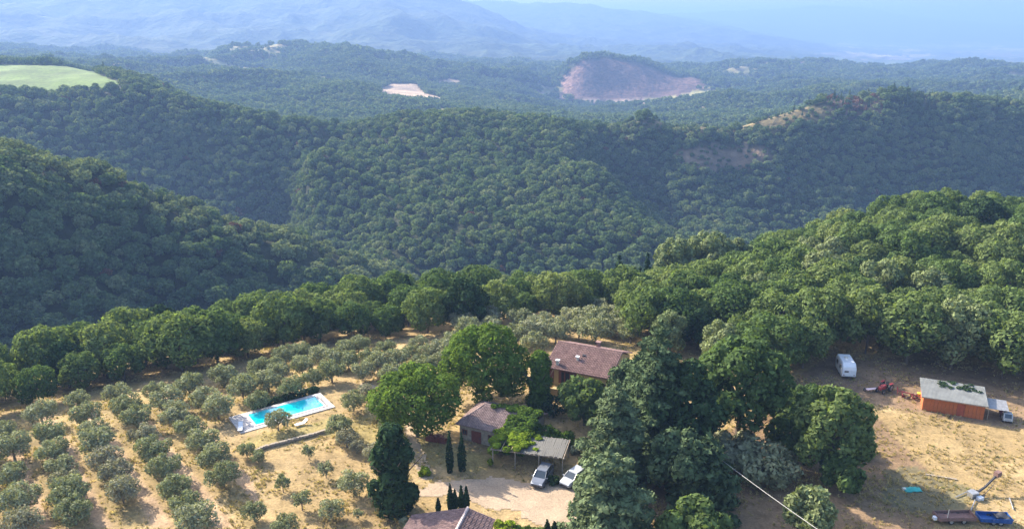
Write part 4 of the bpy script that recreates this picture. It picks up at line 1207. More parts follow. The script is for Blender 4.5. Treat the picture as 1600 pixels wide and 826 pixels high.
# ------------------------------------------------------------------ orange shed
def orange_shed():
    a = gpt(1440, 640); b_ = gpt(1536, 656)
    rz, L = frame(a, b_)
    z = min(a.z, b_.z) - .1
    r = empty('orange_shed', (a.x, a.y, z), rz)
    D, h0, h1 = 4.6, 2.55, 3.25
    b = MB(); n = 0
    nb = 16; me = None
    for i in range(nb):                           # front boards
        w_ = L / nb
        door = 9 <= i <= 10
        if door: continue
        m = MB().box((w_ * (i + .5), .03 + .012 * (i % 2), h0 / 2), (w_ - .02, .05, h0)) if me is None else None
        if me is None:
            m = MB().box((0, 0, h0 / 2), (w_ - .025, .05, h0)); o = m.build('board', ORANGE, r); me = o.data
        else: o = child('board', me, r)
        o.location = (w_ * (i + .5), .03 + .014 * (i % 2), 0)
    w_ = L / nb
    d = MB().box((w_ * 10, .05, 1.02), (w_ * 2 - .06, .05, 2.0)); dd = d.build('door', ORANGED, r); MB().box((w_ * 10.7, .0, 1.0), (.05, .07, .18)).build('handle', DARKST, dd)
    MB().box((w_ * 10, .04, (2.06 + h0) / 2), (w_ * 2 - .03, .05, h0 - 2.06)).build('lintel_board', ORANGE, r)
    b = MB()
    for x in (.02, L - .08):
        prof = [(.08, 0), (D, 0), (D, h1 - .06), (.08, h0 - .04)]
        b = MB(); b.add([(x, y, q) for y, q in prof] + [(x + .06, y, q) for y, q in prof], [(0, 1, 2, 3), (7, 6, 5, 4)] + [(i, 4 + i, 4 + (i + 1) % 4, (i + 1) % 4) for i in range(4)])
        b.build('side_wall', ORANGE, r)
    MB().box((L / 2, D - .035, h1 / 2 - .05), (L - .2, .06, h1 - .14)).build('rear_wall', ORANGE, r)
    # corrugated roof
    c = MB(); n = 100; ov = .35
    vs, fs = [], []
    for i in range(n + 1):
        x = -ov + (L + 2 * ov) * i / n; q = .012 * (1 if i % 2 else -1)
        vs += [(x, -.45, h0 + .02 + q - .05), (x, D + .3, h1 + .10 + q)]
    for i in range(n): fs.append((2 * i, 2 * i + 2, 2 * i + 3, 2 * i + 1))
    c.add(vs, fs); ro = c.build('roof', METALR, r)
    mo = ro.modifiers.new('thickness', 'SOLIDIFY'); mo.thickness = .02
    MB().box((L / 2, -.44, h0 - .12), (L + .66, .035, .16)).build('fascia', WOOD, r)
    tag(r, 'orange wooden shed with a grey corrugated sloping roof below the wood', 'shed')
    # moss and leaves fallen along the upper part of the roof
    gg = random.Random(9)
    lob = [(gg.uniform(2.5, L + .2), gg.uniform(D * .66, D + .2), 0, gg.uniform(.3, .7), gg.uniform(.2, .45), .05) for _ in range(26)]
    lob = [(x, y, h0 + (h1 - h0 + .1) * (y + .45) / (D + .75) + .08, p, q, s_) for x, y, _, p, q, s_ in lob]
    lt = child('fallen_leaves', cloud_mesh('fallen_leaves', leaf_cloud(lob, 420, .22, 31, up=1.0), LEAF['dark']), r); lt['kind'] = 'stuff'
    # open lean-to beside it
    q = empty('lean_to_shelter', (0, 0, 0), 0); q.location = r.matrix_basis @ Vector((L + .5, .6, 0)); q.rotation_euler = (0, 0, rz)
    for x, y in ((.1, .1), (2.3, .1), (.1, 2.6), (2.3, 2.6)): MB().box((x, y, .95), (.1, .1, 1.9)).build('post', WOOD, q)
    MB().add([(-.2, -.2, 1.95), (2.6, -.2, 1.95), (2.6, 2.9, 2.25), (-.2, 2.9, 2.25), (-.2, -.2, 1.90), (2.6, -.2, 1.90), (2.6, 2.9, 2.20), (-.2, 2.9, 2.20)],
             [(0, 1, 2, 3), (7, 6, 5, 4), (4, 5, 1, 0), (5, 6, 2, 1), (6, 7, 3, 2), (7, 4, 0, 3)]).build('roof', STEEL, q)
    tag(q, 'small open lean-to with a grey roof between the shed and the white cab', 'shelter')
    return a, b_, rz
s_a, s_b, s_rz = orange_shed()

# ------------------------------------------------------------------ vehicles
def wheel(parent, x, y, r_, wd, name='wheel'):
    b = MB(); n = 16
    prof = [(-wd / 2, r_ * .62), (-wd / 2, r_ * .93), (-wd * .3, r_), (wd * .3, r_), (wd / 2, r_ * .93), (wd / 2, r_ * .62)]
    vs = [(math.cos(2 * math.pi * k / n) * q, px, math.sin(2 * math.pi * k / n) * q) for k in range(n) for px, q in prof]
    m = len(prof)
    fs = [(k * m + i, k * m + i + 1, ((k + 1) % n) * m + i + 1, ((k + 1) % n) * m + i) for k in range(n) for i in range(m - 1)]
    b.add(vs, fs, Matrix.Translation((x, y, r_)))
    o = b.build(name, TYRE, parent, True)
    h = MB(); k = 10
    ring = [(math.cos(2 * math.pi * i / k) * r_ * .64, math.sin(2 * math.pi * i / k) * r_ * .64) for i in range(k)]
    h.add([(p, -wd * .42, q) for p, q in ring] + [(p, wd * .42, q) for p, q in ring], [tuple(range(k)), tuple(reversed(range(k, 2 * k)))] + [(i, k + i, k + (i + 1) % k, (i + 1) % k) for i in range(k)], Matrix.Translation((x, y, r_)))
    h.build('rim', RIM, o)
    return o
def loft(name, sections, mat, parent, smooth=True):
    """closed body through cross-sections [(x, [(y,z)...])]"""
    n = len(sections[0][1]); vs = [(x, y, z) for x, sec in sections for y, z in sec]; fs = []
    for i in range(len(sections) - 1):
        for k in range(n): fs.append((i * n + k, i * n + (k + 1) % n, (i + 1) * n + (k + 1) % n, (i + 1) * n + k))
    fs += [tuple(reversed(range(n))), tuple(range((len(sections) - 1) * n, len(sections) * n))]
    o = mesh_obj(name, vs, fs, mat, parent)
    bv = o.modifiers.new('soft edges', 'BEVEL'); bv.width = .05; bv.segments = 2; bv.limit_method = 'ANGLE'; bv.angle_limit = .5
    return o
def car(name, loc, rz, paint, label, L=4.3, W=1.78, Hc=1.55, estate=.5):
    """front toward +x"""
    r = empty(name, loc, rz)
    w = W / 2
    def sec(wb, zb, wt, zt, wm=None): return [(-wb, zb), (-w if wm is None else -wm, zb + (zt - zb) * .5), (-wt, zt), (wt, zt), (w if wm is None else wm, zb + (zt - zb) * .5), (wb, zb)]
    loft('body', [(-L / 2, sec(w * .86, .38, w * .84, .92, w * .92)), (-L / 2 + .3, sec(w * .94, .28, w * .92, 1.0, w * .99)), (-L * .05, sec(w * .96, .26, w * .93, 1.0)), (L * .24, sec(w * .96, .26, w * .92, .98)),
                  (L / 2 - .35, sec(w * .93, .28, w * .84, .84, w * .97)), (L / 2, sec(w * .80, .38, w * .72, .68, w * .84))], paint, r)
    wb, wt = w * .90, w * .74
    xr0, xr1, xf0, xf1 = -L / 2 + .12, -L / 2 + .5, L * .06, L * .24
    glass = loft('cabin_glass', [(xr0, [(-wb, .98), (-wb * .99, 1.0), (wb * .99, 1.0), (wb, .98)]), (xr1, [(-wb, .98), (-wt, Hc - .05), (wt, Hc - .05), (wb, .98)]), (xf0, [(-wb, .98), (-wt, Hc - .05), (wt, Hc - .05), (wb, .98)]), (xf1, [(-wb, .96), (-wb * .98, .98), (wb * .98, .98), (wb, .96)])], GLASS, r)
    MB().box(((xr1 + xf0) / 2 - .02, 0, Hc - .015), (xf0 - xr1 + .12, wt * 2 + .06, .07), taper=.93).build('roof', paint, r)
    for s_ in (-1, 1):
        b = MB(); b.tube([(xf1 + .02, s_ * wb * .985, .99), (xf0 + .03, s_ * (wt + .005), Hc - .03)], .045, 5); b.build('pillar', paint, r)
        b = MB(); b.tube([(xr0, s_ * wb * .985, .99), (xr1, s_ * (wt + .005), Hc - .03)], .07, 5); b.build('pillar', paint, r)
        b = MB(); b.tube([(-.25, s_ * wb * .99, .99), (-.25, s_ * (wt + .01), Hc - .03)], .04, 5); b.build('pillar', paint, r)
        MB().box((L / 2 - .12, s_ * w * .62, .66), (.14, .34, .15)).build('headlight', LAMP, r)
        MB().box((-L / 2 + .06, s_ * w * .72, .80), (.12, .2, .26)).build('tail_light', REDP, r)
        MB().box((xf1 - .12, s_ * (w + .09), 1.02), (.12, .16, .13)).build('mirror', paint, r)
        for x in (-L * .30, L * .31): wheel(r, x, s_ * (w - .11), .32, .21)
    MB().box((L / 2 - .02, 0, .47), (.10, w * 1.1, .16)).build('grille', DARKST, r)
    MB().box((L / 2 + .01, 0, .36), (.06, w * 1.6, .08)).build('bumper', DARKST, r)
    tag(r, label, 'car', 'cars parked under the pergola end')
    return r
def face_cam(p, off=0.0): return math.atan2(-p.y, -p.x) + off
p = gpt(847, 750); car('parked_car', p, face_cam(p, -.35), SILVER, 'silver estate car parked under the grey edge of the pergola', 4.4, 1.8, 1.6)
p = gpt(896, 752); car('parked_car', p, face_cam(p, -.62), WHITEC, 'white car half hidden behind the branches of the silvery cedar', 4.1, 1.75, 1.5)

def caravan():
    p = gpt(1320, 584); rz = face_cam(p, .28)
    r = empty('white_caravan', p, rz); W, L, Hc = 2.2, 4.6, 2.75
    w = W / 2
    def sec(z0, z1, k=1.0): return [(-w * k, z0), (-w * k, z1 - .25), (-w * k * .86, z1), (w * k * .86, z1), (w * k, z1 - .25), (w * k, z0)]
    loft('body', [(-L / 2, sec(.75, 2.5, .98)), (-L / 2 + .35, sec(.45, Hc)), (L / 2 - .7, sec(.45, Hc)), (L / 2 - .12, sec(.5, 2.2, .99)), (L / 2, sec(.7, 1.7, .98))], WHITEP, r)
    for s_ in (-1, 1):
        MB().box((.9, s_ * (w + .005), 1.75), (.9, .04, .7)).build('side_window', GLASS, r)
        MB().box((-1.1, s_ * (w + .005), 1.75), (.9, .04, .7)).build('side_window', GLASS, r)
        wheel(r, -.2, s_ * (w - .18), .33, .2)
        MB().box((L / 2 - .02, s_ * .8, .85), (.06, .2, .14)).build('lamp', REDP, r)
    MB().add([(L / 2 - .02, -.75, 1.30), (L / 2 - .02, -.10, 1.30), (L / 2 - .10, -.10, 1.80), (L / 2 - .10, -.75, 1.80), (L / 2 + .04, -.75, 1.30), (L / 2 + .04, -.10, 1.30), (L / 2 - .04, -.10, 1.84), (L / 2 - .04, -.75, 1.84)],
             [(0, 1, 2, 3), (7, 6, 5, 4), (4, 5, 1, 0), (5, 6, 2, 1), (6, 7, 3, 2), (7, 4, 0, 3)]).build('front_window', GLASS, r)
    MB().tube([(L / 2 - .1, -.5, .52), (L / 2 + 1.0, 0, .48), (L / 2 - .1, .5, .52)], .05, 5).build('tow_bar', DARKST, r)
    MB().box((-.4, 0, Hc + .06), (.6, .5, .12)).build('roof_vent', CREAM, r)
    tag(r, 'white caravan with a dark window standing in the shade of the wood', 'caravan')
caravan()
def mini_truck():
    p = gpt(1571, 656); rz = face_cam(p, .25); r = empty('small_truck', p, rz, .8)
    w = .78
    def sec(z0, z1, k=1.0): return [(-w, z0), (-w, (z0 + z1) / 2), (-w * k, z1), (w * k, z1), (w, (z0 + z1) / 2), (w, z0)]
    loft('cab', [(.1, sec(.5, 1.85, .88)), (1.0, sec(.5, 1.9, .88)), (1.35, sec(.5, 1.45, .95)), (1.5, sec(.5, 1.05, 1.0))], WHITEC, r)
    MB().add([(1.40, -.56, 1.12), (1.40, .56, 1.12), (1.12, .54, 1.76), (1.12, -.54, 1.76), (1.52, -.56, 1.12), (1.52, .56, 1.12), (1.20, .54, 1.78), (1.20, -.54, 1.78)],
             [(3, 2, 1, 0), (4, 5, 6, 7), (0, 1, 5, 4), (1, 2, 6, 5), (2, 3, 7, 6), (3, 0, 4, 7)]).build('windscreen', GLASS, r)
    MB().box((-1.0, 0, .62), (2.1, 1.56, .12)).build('load_bed', MAROON, r)
    for y in (-.76, .76): MB().box((-1.0, y, .86), (2.1, .04, .34)).build('side_board', MAROON, r)
    MB().box((-2.05, 0, .86), (.04, 1.46, .34)).build('tail_board', MAROON, r)
    for s_ in (-1, 1):
        for x in (-1.4, .9): wheel(r, x, s_ * .66, .28, .18)
        MB().box((1.5, s_ * .55, .78), (.05, .2, .14)).build('headlight', LAMP, r)
        MB().box((.55, s_ * .78, 1.4), (.6, .03, .45)).build('side_window', GLASS, r)
    tag(r, 'small truck with a white cab and dark windscreen beside the shed', 'small truck')
mini_truck()
def tractor():
    p = gpt(1382, 610); r = empty('red_tractor', p, -2.5)
    loft('hood', [(.2, [(-.35, .6), (-.36, 1.0), (-.3, 1.2), (.3, 1.2), (.36, 1.0), (.35, .6)]), (1.7, [(-.3, .6), (-.3, .95), (-.25, 1.1), (.25, 1.1), (.3, .95), (.3, .6)])], REDP, r)
    MB().box((-.3, 0, .7), (1.1, .6, .35)).build('chassis', DARKST, r)
    MB().box((-.35, 0, 1.02), (.45, .45, .12)).box((-.58, 0, 1.25), (.1, .45, .45)).build('seat', BLACKT, r)
    MB().tube([(.15, 0, 1.15), (-.05, 0, 1.42)], .03, 5).build('steering_column', DARKST, r)
    MB().tube([(1.1, .15, 1.15), (1.1, .15, 1.75)], .04, 6).build('exhaust', DARKST, r)
    for s_ in (-1, 1):
        wheel(r, -.45, s_ * .68, .62, .36); wheel(r, 1.35, s_ * .52, .36, .22)
        MB().box((-.45, s_ * .68, 1.30), (.9, .36, .06)).build('mudguard', REDP, r)
    MB().tube([(-.7, -.5, .9), (-.75, -.5, 2.0), (-.75, .5, 2.0), (-.7, .5, .9)], .035, 5).build('roll_bar', DARKST, r)
    tag(r, 'dark red tractor standing in the shade left of the shed', 'tractor')
    p = gpt(1362, 611); r = empty('hay_rake', p, .2)
    MB().box((0, 0, .45), (2.0, .55, .06)).build('deck', simple('pale_pink_sheet', (.62, .48, .50), .6), r)
    MB().tube([(-1.1, 0, .35), (1.3, 0, .35)], .05, 6).build('axle', MAROON, r)
    for x in (-1.0, 1.0): wheel(r, x, .35, .26, .14); 
    for k in range(6): MB().tube([(-1 + k * .4, -.3, .42), (-1 + k * .4, -.5, .05)], .018, 4).build('tine', DARKST, r)
    tag(r, 'low implement with a pale deck on the ground beside the red tractor', 'farm implement')
tractor()
def plough():
    p = gpt(1421, 622); r = empty('red_plough', p, -.45)
    MB().tube([(-1.7, .2, .9), (0, 0, .8), (1.6, -.1, .55)], .09, 6).build('beam', REDP, r)
    MB().tube([(-1.0, -.6, .6), (-1.2, .7, .65)], .07, 6).tube([(.3, -.7, .5), (.3, .7, .5)], .07, 6).build('cross_bar', REDP, r)
    MB().tube([(-1.7, .2, .9), (-1.9, .2, 1.5)], .06, 5).tube([(-1.7, -.3, .5), (-1.9, .2, 1.5), (-1.7, .7, .5)], .05, 5).build('hitch', REDP, r)
    for k in range(4):
        x = -1.1 + k * .75
        MB().add([(x, -.5, .55), (x + .5, -.2, .35), (x + .45, .1, .02), (x - .05, -.3, .05), (x + .04, -.5, .57), (x + .54, -.2, .37), (x + .49, .1, .04), (x - .01, -.3, .07)],
                 [(3, 2, 1, 0), (4, 5, 6, 7), (0, 1, 5, 4), (1, 2, 6, 5), (2, 3, 7, 6), (3, 0, 4, 7)]).build('mouldboard', STEEL if k % 2 else REDP, r)
    wheel(r, .4, .75, .3, .12)
    tag(r, 'red plough with pale blades lying at the shed end', 'plough')
    p = gpt(1441, 622); r = empty('seed_drill', p, -.4)
    MB().add([(-.8, -.35, .75), (.8, -.35, .75), (.8, .35, .75), (-.8, .35, .75), (-.6, -.1, .35), (.6, -.1, .35), (.6, .1, .35), (-.6, .1, .35)], [(0, 1, 2, 3), (7, 6, 5, 4), (4, 5, 1, 0), (5, 6, 2, 1), (6, 7, 3, 2), (7, 4, 0, 3)]).build('hopper', YELP, r)
    for x in (-.75, .75): wheel(r, x, 0, .3, .12)
    MB().box((0, 0, .80), (1.62, .72, .05)).build('lid', YELP, r)
    tag(r, 'small yellow seed hopper on wheels against the shed corner', 'farm implement')
plough()

# ------------------------------------------------------------------ junk in the dry field
def field_machines():
    p = gpt(1551, 815); rz = -.12
    r = empty('blue_trailer', p, rz, .80); L, W = 4.2, 1.9
    MB().box((0, 0, .55), (L, W, .10)).build('floor', BLUEP, r)
    for y in (-W / 2, W / 2): MB().add([(-L / 2, y - .03, .6), (L / 2, y - .03, .6), (L / 2 + .15, y - .03, 1.25), (-L / 2 - .05, y - .03, 1.05), (-L / 2, y + .03, .6), (L / 2, y + .03, .6), (L / 2 + .15, y + .03, 1.25), (-L / 2 - .05, y + .03, 1.05)],
        [(0, 1, 2, 3), (7, 6, 5, 4), (4, 5, 1, 0), (5, 6, 2, 1), (6, 7, 3, 2), (7, 4, 0, 3)]).build('side_panel', BLUEP, r)
    MB().box((L / 2 + .05, 0, .92), (.06, W - .08, .64)).build('front_panel', BLUEP, r); MB().box((-L / 2 - .02, 0, .82), (.06, W - .08, .44)).build('tail_panel', BLUEP, r)
    for k in range(4): MB().box((-L / 2 + .5 + k * 1.05, -W / 2 - .06, .85), (.08, .06, .5)).build('rib', BLUEP, r)
    gg = random.Random(4); vs, fs = [], []
    for i in range(9):
        for j in range(5): vs.append((.1 + i * .24, -.8 + j * .4, 1.12 + .22 * math.sin(i * .9) * math.cos(j * .8) + gg.uniform(0, .1)))
    for i in range(8):
        for j in range(4): fs.append((i * 5 + j, (i + 1) * 5 + j, (i + 1) * 5 + j + 1, i * 5 + j + 1))
    o = mesh_obj('cover_sheet', vs, fs, BLACKT, r, True); o.modifiers.new('thickness', 'SOLIDIFY').thickness = .03
    for s_ in (-1, 1): wheel(r, -.3, s_ * .8, .40, .22); wheel(r, .7, s_ * .8, .40, .22)
    MB().tube([(L / 2, 0, .5), (L / 2 + 1.1, 0, .4)], .05, 6).build('drawbar', DARKST, r)
    tag(r, 'blue steel trailer with a black cover sheet in the dry field', 'trailer')
    p = gpt(1490, 813); r = empty('brown_trailer', p, .03, .88); L = 5.0
    MB().box((0, 0, .62), (L, 1.8, .12)).build('deck', BROWNS, r)
    for y in (-.88, .88): MB().box((0, y, .86), (L, .05, .36)).build('side_board', BROWNS, r)
    for x in (-L / 2 + .02, L / 2 - .02): MB().box((x, 0, .90), (.05, 1.70, .44)).build('end_board', BROWNS, r)
    for s_ in (-1, 1): wheel(r, -.8, s_ * .75, .38, .2); wheel(r, .9, s_ * .75, .38, .2)
    MB().tube([(-1.4, -.7, .8), (-1.35, -.7, 2.2)], .04, 5).build('pole', CREAM, r)
    MB().box((-L / 2 - .25, -.2, .65), (.4, .5, .4)).build('water_can', WHITEP, r)
    tag(r, 'flat rusty brown trailer standing beside the blue one', 'trailer')
    # grain elevator with raised chute
    p = gpt(1526, 775); r = empty('grain_elevator', p, 0.32, .8)
    MB().tube([(-.6, 0, .5), (1.6, .2, 1.2), (4.2, .6, 2.6)], [.22, .2, .2], 6).build('chute', DARKST, r)
    MB().box((4.3, .6, 2.75), (1.0, .7, .8), rz=.15).build('head', BROWNS, r)
    MB().box((-.9, 0, .55), (1.1, .9, .9), taper=1.25).build('hopper', STEEL, r)
    MB().box((-.4, -.9, .3), (.9, .6, .55)).build('motor_box', WHITEP, r)
    for y in (-.6, .6):
        MB().tube([(.6, y, .35), (2.9, y * .4, 1.85)], .045, 5).build('strut', DARKST, r); wheel(r, .6, y, .33, .15)
    tag(r, 'dark grain elevator with a raised rusty head in the dry field', 'farm machine')
    p = gpt(1425, 765); r = empty('teal_tarpaulin', (p.x, p.y, p.z), .1)
    vs, fs = [], []
    for i in range(9):
        for j in range(6): vs.append((-1.1 + i * .275, -.55 + j * .22, .06 + .34 * math.exp(-((i - 4) / 3.2) ** 2 - ((j - 2.5) / 1.9) ** 2) + .06 * math.sin(i * 2.1 + j)))
    for i in range(8):
        for j in range(5): fs.append((i * 6 + j, (i + 1) * 6 + j, (i + 1) * 6 + j + 1, i * 6 + j + 1))
    o = mesh_obj('sheet', vs, fs, TEAL, r, True); o.modifiers.new('thickness', 'SOLIDIFY').thickness = .03
    MB().box((-1.0, .1, .15), (.35, .3, .3)).build('weight_stone', CREAM, r)
    tag(r, 'crumpled teal tarpaulin lying in the shaded grass', 'tarpaulin')
    gg = random.Random(8)
    for i, (px, py, rz, L, lab) in enumerate(((1505, 772, .5, 3.2, 'grey pipe lying behind the brown trailer'), (1470, 745, -.35, 3.6, 'long pale plank lying in the grass above the teal tarpaulin'), (1580, 788, 1.2, 2.4, 'short pale pipe leaning behind the blue trailer'), (1520, 790, .9, 2.6, 'pale pipe between the trailers and the grain elevator'))):
        p = gpt(px, py); r = empty('long_pipe' if 'pipe' in lab else 'long_plank', p, rz)
        if 'pipe' in lab: MB().tube([(-L / 2, 0, .12), (L / 2, 0, .2)], .06, 6).build('tube', STEEL, r); MB().tube([(L / 2 - .1, 0, .2), (L / 2, 0, .2)], .1, 6).build('collar', STEEL, r)
        else: MB().box((0, 0, .10), (L, .28, .07)).build('board', WOOD, r); MB().box((-L / 2 + .4, 0, .03), (.15, .4, .07)).build('batten', WOOD, r)
        tag(r, lab, 'pipe' if 'pipe' in lab else 'plank')
field_machines()

# ------------------------------------------------------------------ swimming pool
def pool():
    A, B, C_, D_ = gpt(385, 652), gpt(491, 624), gpt(507, 634), gpt(403, 663)
    m0, m1 = (A + D_) / 2, (B + C_) / 2
    rz, L = frame(m0, m1)
    W = (abs((D_ - A).length) + abs((C_ - B).length)) / 2 * 1.12
    print('pool', L, W)
    zt = max(Hs(q.x, q.y) for q in (A, B, C_, D_)) + .12
    c = (m0 + m1) / 2
    r = empty('swimming_pool', (c.x, c.y, zt), rz)
    water, t, n, l = new_mat('pool_water')
    g_ = N(t, 'ShaderNodeTexCoord')
    a = noise(t, g_.outputs['Object'], .35, 2.0); b2 = noise(t, g_.outputs['Object'], 2.4, 3.0)
    col = ramp(t, a.outputs['Fac'], [(.35, (.0, .42, .46)), (.55, (.01, .52, .56)), (.70, (.12, .66, .72))])
    principled(t, col, .06, bump(t, b2.outputs['Fac'], .02), .5)
    MB().box((0, 0, -.08), (L, W, .20)).build('water', water, r)
    PAVE = simple('pale_paving', (.36, .33, .315), .85, var=.12, scale=1.5)
    COP = simple('coping_stone', (.42, .40, .385), .8, var=.1, scale=2)
    cw = .32
    for y in (-1, 1): MB().box((0, y * (W / 2 + cw / 2), -.13), (L + 2 * cw, cw, .40)).build('coping', COP, r)
    for x in (-1, 1): MB().box((x * (L / 2 + cw / 2), 0, -.13), (cw, W, .40)).build('coping', COP, r)
    # paving: slabs laid singly; wide at the near-left end, narrow on the sides
    x0, x1, y0, y1 = -L / 2 - 2.6, L / 2 + 1.3, -W / 2 - 1.2, W / 2 + .9
    ix, iy = L / 2 + cw, W / 2 + cw
    slab = None; gg = random.Random(2); n_ = 0
    S = .85
    nx, ny = int(round((x1 - x0) / S)), int(round((y1 - y0) / S))
    sx, sy = (x1 - x0) / nx, (y1 - y0) / ny
    for i in range(nx):
        for j in range(ny):
            cx, cy = x0 + (i + .5) * sx, y0 + (j + .5) * sy
            if abs(cx) < ix - sx * .25 and abs(cy) < iy - sy * .25: continue
            if slab is None:
                o = MB().box((0, 0, -.17), (sx - .025, sy - .025, .40)).build('paving_slab', PAVE, r); slab = o.data
            else: o = child('paving_slab', slab, r)
            o.location = (cx, cy, gg.uniform(-.008, .004) - .012); n_ += 1
    for s_ in (-.25, .25): MB().tube([(L / 2 + .5, s_, .0), (L / 2 + .3, s_, .75), (L / 2 - .15, s_, .65), (L / 2 - .2, s_, -.1)], .03, 5).build('ladder_rail', STEEL, r)
    tag(r, 'rectangular turquoise swimming pool with pale paving beside the olives', 'swimming pool')
    return r, rz, L, W, zt
P_, p_rz, p_L, p_W, p_z = pool()
def lounger(px, py, rz, lab):
    p = gpt(px, py); r = empty('sun_lounger', (p.x, p.y, p_z if 'paving' in lab else p.z), rz)
    MB().box((-.2, 0, .30), (1.3, .62, .07)).build('seat', WHITEP, r); MB().add([(.45, -.31, .30), (1.05, -.31, .72), (1.05, .31, .72), (.45, .31, .30), (.45, -.31, .36), (1.02, -.31, .78), (1.02, .31, .78), (.45, .31, .36)],
        [(3, 2, 1, 0), (4, 5, 6, 7), (0, 1, 5, 4), (1, 2, 6, 5), (2, 3, 7, 6), (3, 0, 4, 7)]).build('backrest', WHITEP, r)
    for x in (-.75, .4):
        for y in (-.27, .27): MB().box((x, y, .13), (.05, .05, .27)).build('leg', STEEL, r)
    tag(r, lab, 'lounger')
lounger(470, 664, p_rz, 'dark-looking lounger on the grass at the long pool side')
lounger(376, 672, p_rz + 1.2, 'lounger on the paving at the wide end of the pool')
# terrace wall of rough stones below the pool lawn
def terrace_wall():
    pts = [gpt(*q) for q in ((398, 706), (412, 700), (436, 694), (462, 687), (490, 680), (514, 673))]
    r = empty('terrace_wall', pts[0], 0)
    gg = random.Random(6); b = None; n_ = 0
    pl = polyline([tuple(p[:2]) for p in pts], .42, gg, .05)
    shapes = []
    for k in range(4):
        m = MB().box((0, 0, .13), (.42 + .05 * k % .1, .42, .27), taper=.86 + .03 * k); o = None
        me = bpy.data.meshes.new('stone'); me.from_pydata(m.v, [], m.f); me.materials.append(STONE); shapes.append(me)
    for i, (x, y) in enumerate(pl):
        q = pl[min(i + 1, len(pl) - 1)]; z = Hs(x, y)
        for lay in range(2):
            o = child('stone', gg.choice(shapes), r)
            o.location = (x - pts[0].x + gg.uniform(-.05, .05) + (.2 if lay else 0), y - pts[0].y + gg.uniform(-.05, .05), z - pts[0].z - .05 + lay * .24)
            o.rotation_euler = (0, 0, .3 + gg.uniform(-.25, .25))
    tag(r, 'low curving dry-stone terrace wall below the pool lawn', 'wall')
terrace_wall()
# hedge along the far side of the pool
def pool_hedge():
    pts = [gpt(*q) for q in ((398, 640), (420, 634), (450, 626), (480, 618), (497, 612))]
    gg = random.Random(12); r = empty('pool_hedge', pts[0], 0)
    lob = []
    for (x, y) in polyline([tuple(p[:2]) for p in pts], .55, gg):
        lob.append((x - pts[0].x, y - pts[0].y, Hs(x, y) - pts[0].z + .55, .62, .62, .65 + gg.uniform(-.1, .15)))
    child('crown', cloud_mesh('pool_hedge_crown', leaf_cloud(lob, 2200, .24, 13), LEAF['dark']), r)
    b = MB()
    for l_ in lob[::3]: b.tube([(l_[0], l_[1], l_[2] - .8), (l_[0], l_[1], l_[2])], .04, 4)
    b.build('trunk', BARK, r)
    tag(r, 'low dark hedge along the far side of the pool', 'hedge')
pool_hedge()

# ------------------------------------------------------------------ pergola over the cars
def pergola():
    a = gpt(768, 728); b_ = gpt(880, 742)
    rz, L = frame(a, b_); D, h = 4.6, 2.35
    r = empty('pergola', a, rz)
    z1 = -.2
    for x in (.15, L * .33, L * .66, L - .15):
        for y in (.15, D - .15): MB().box((x, y, h / 2 - .1), (.13, .13, h + .2)).build('post', WOOD, r)
    for y in (.15, D - .15): MB().box((L / 2, y, h + .08), (L + .3, .12, .15)).build('beam', WOOD, r)
    n = int(L / .62)
    for i in range(n + 1): MB().box((i * L / n, D / 2, h + .20), (.08, D + .5, .09)).build('rafter', WOOD, r)
    REED = simple('silvery_reed_mat', (.11, .105, .095), .9, var=.3, scale=4)
    me = None; m_ = int((L * .58) / .24)
    gg = random.Random(4)
    for i in range(m_):
        if me is None: o = MB().box((0, 0, 0), (.22, D + .2, .035)).build('reed_slat', REED, r); me = o.data
        else: o = child('reed_slat', me, r)
        o.location = (L * .42 + i * .24, D / 2 + gg.uniform(-.12, .12), h + .27 + gg.uniform(-.01, .015)); o.rotation_euler = (gg.uniform(-.012, .012), 0, gg.uniform(-.02, .02))
    lob = []
    for i in range(34): lob.append((gg.uniform(-.3, L * .46), gg.uniform(-.2, D + .2), h + .42 + gg.uniform(-.1, .25), gg.uniform(.5, .85), gg.uniform(.5, .85), .32))
    for i in range(8): lob.append((gg.uniform(-.4, .4), gg.uniform(0, D), gg.uniform(.5, 2.2), .4, .5, .5))
    for i in range(7): lob.append((gg.uniform(L * .4, L * .6), gg.uniform(.3, D), h + .40, .4, .35, .16))
    v = child('vine', cloud_mesh('vine', leaf_cloud(lob, 4200, .24, 15, up=.4), LEAF['yellowgreen']), r); v['kind'] = 'stuff'
    tag(r, 'wooden pergola, one half under yellow-green vine, other half under grey reed', 'pergola')
pergola()

# ------------------------------------------------------------------ hanging cable
def cable():
    P0 = Vector(at_Y(1112, 706, 84.0)); P1 = Vector(at_Y(1298, 832, 66.0))
    P2 = P1 + (P1 - P0) * .9
    r = empty('overhead_cable', (P0.x, P0.y, 0), 0)
    o = Vector((P0.x, P0.y, 0))
    pts = []
    for i in range(31):
        t = i / 30; p = P0.lerp(P2, t) - Vector((0, 0, 1.1 * 4 * t * (1 - t))) * .5
        pts.append(p - o)
    MB().tube(pts, .034, 5).build('wire', simple('pale_cable_sheath', (.26, .25, .24), .6), r)
    for p in (P0, P2):
        zb = Hs(p.x, p.y); q = p - o
        b = MB().tube([(q.x, q.y, zb - .5), (q.x, q.y, q.z + .35)], [.14, .10], 8).build('pole', WOOD, r)
        MB().box((q.x, q.y, q.z), (.1, .5, .1)).build('cross_arm', STEEL, b)
    tag(r, 'pale overhead cable sagging from the firs to the bottom edge', 'cable')
cable()

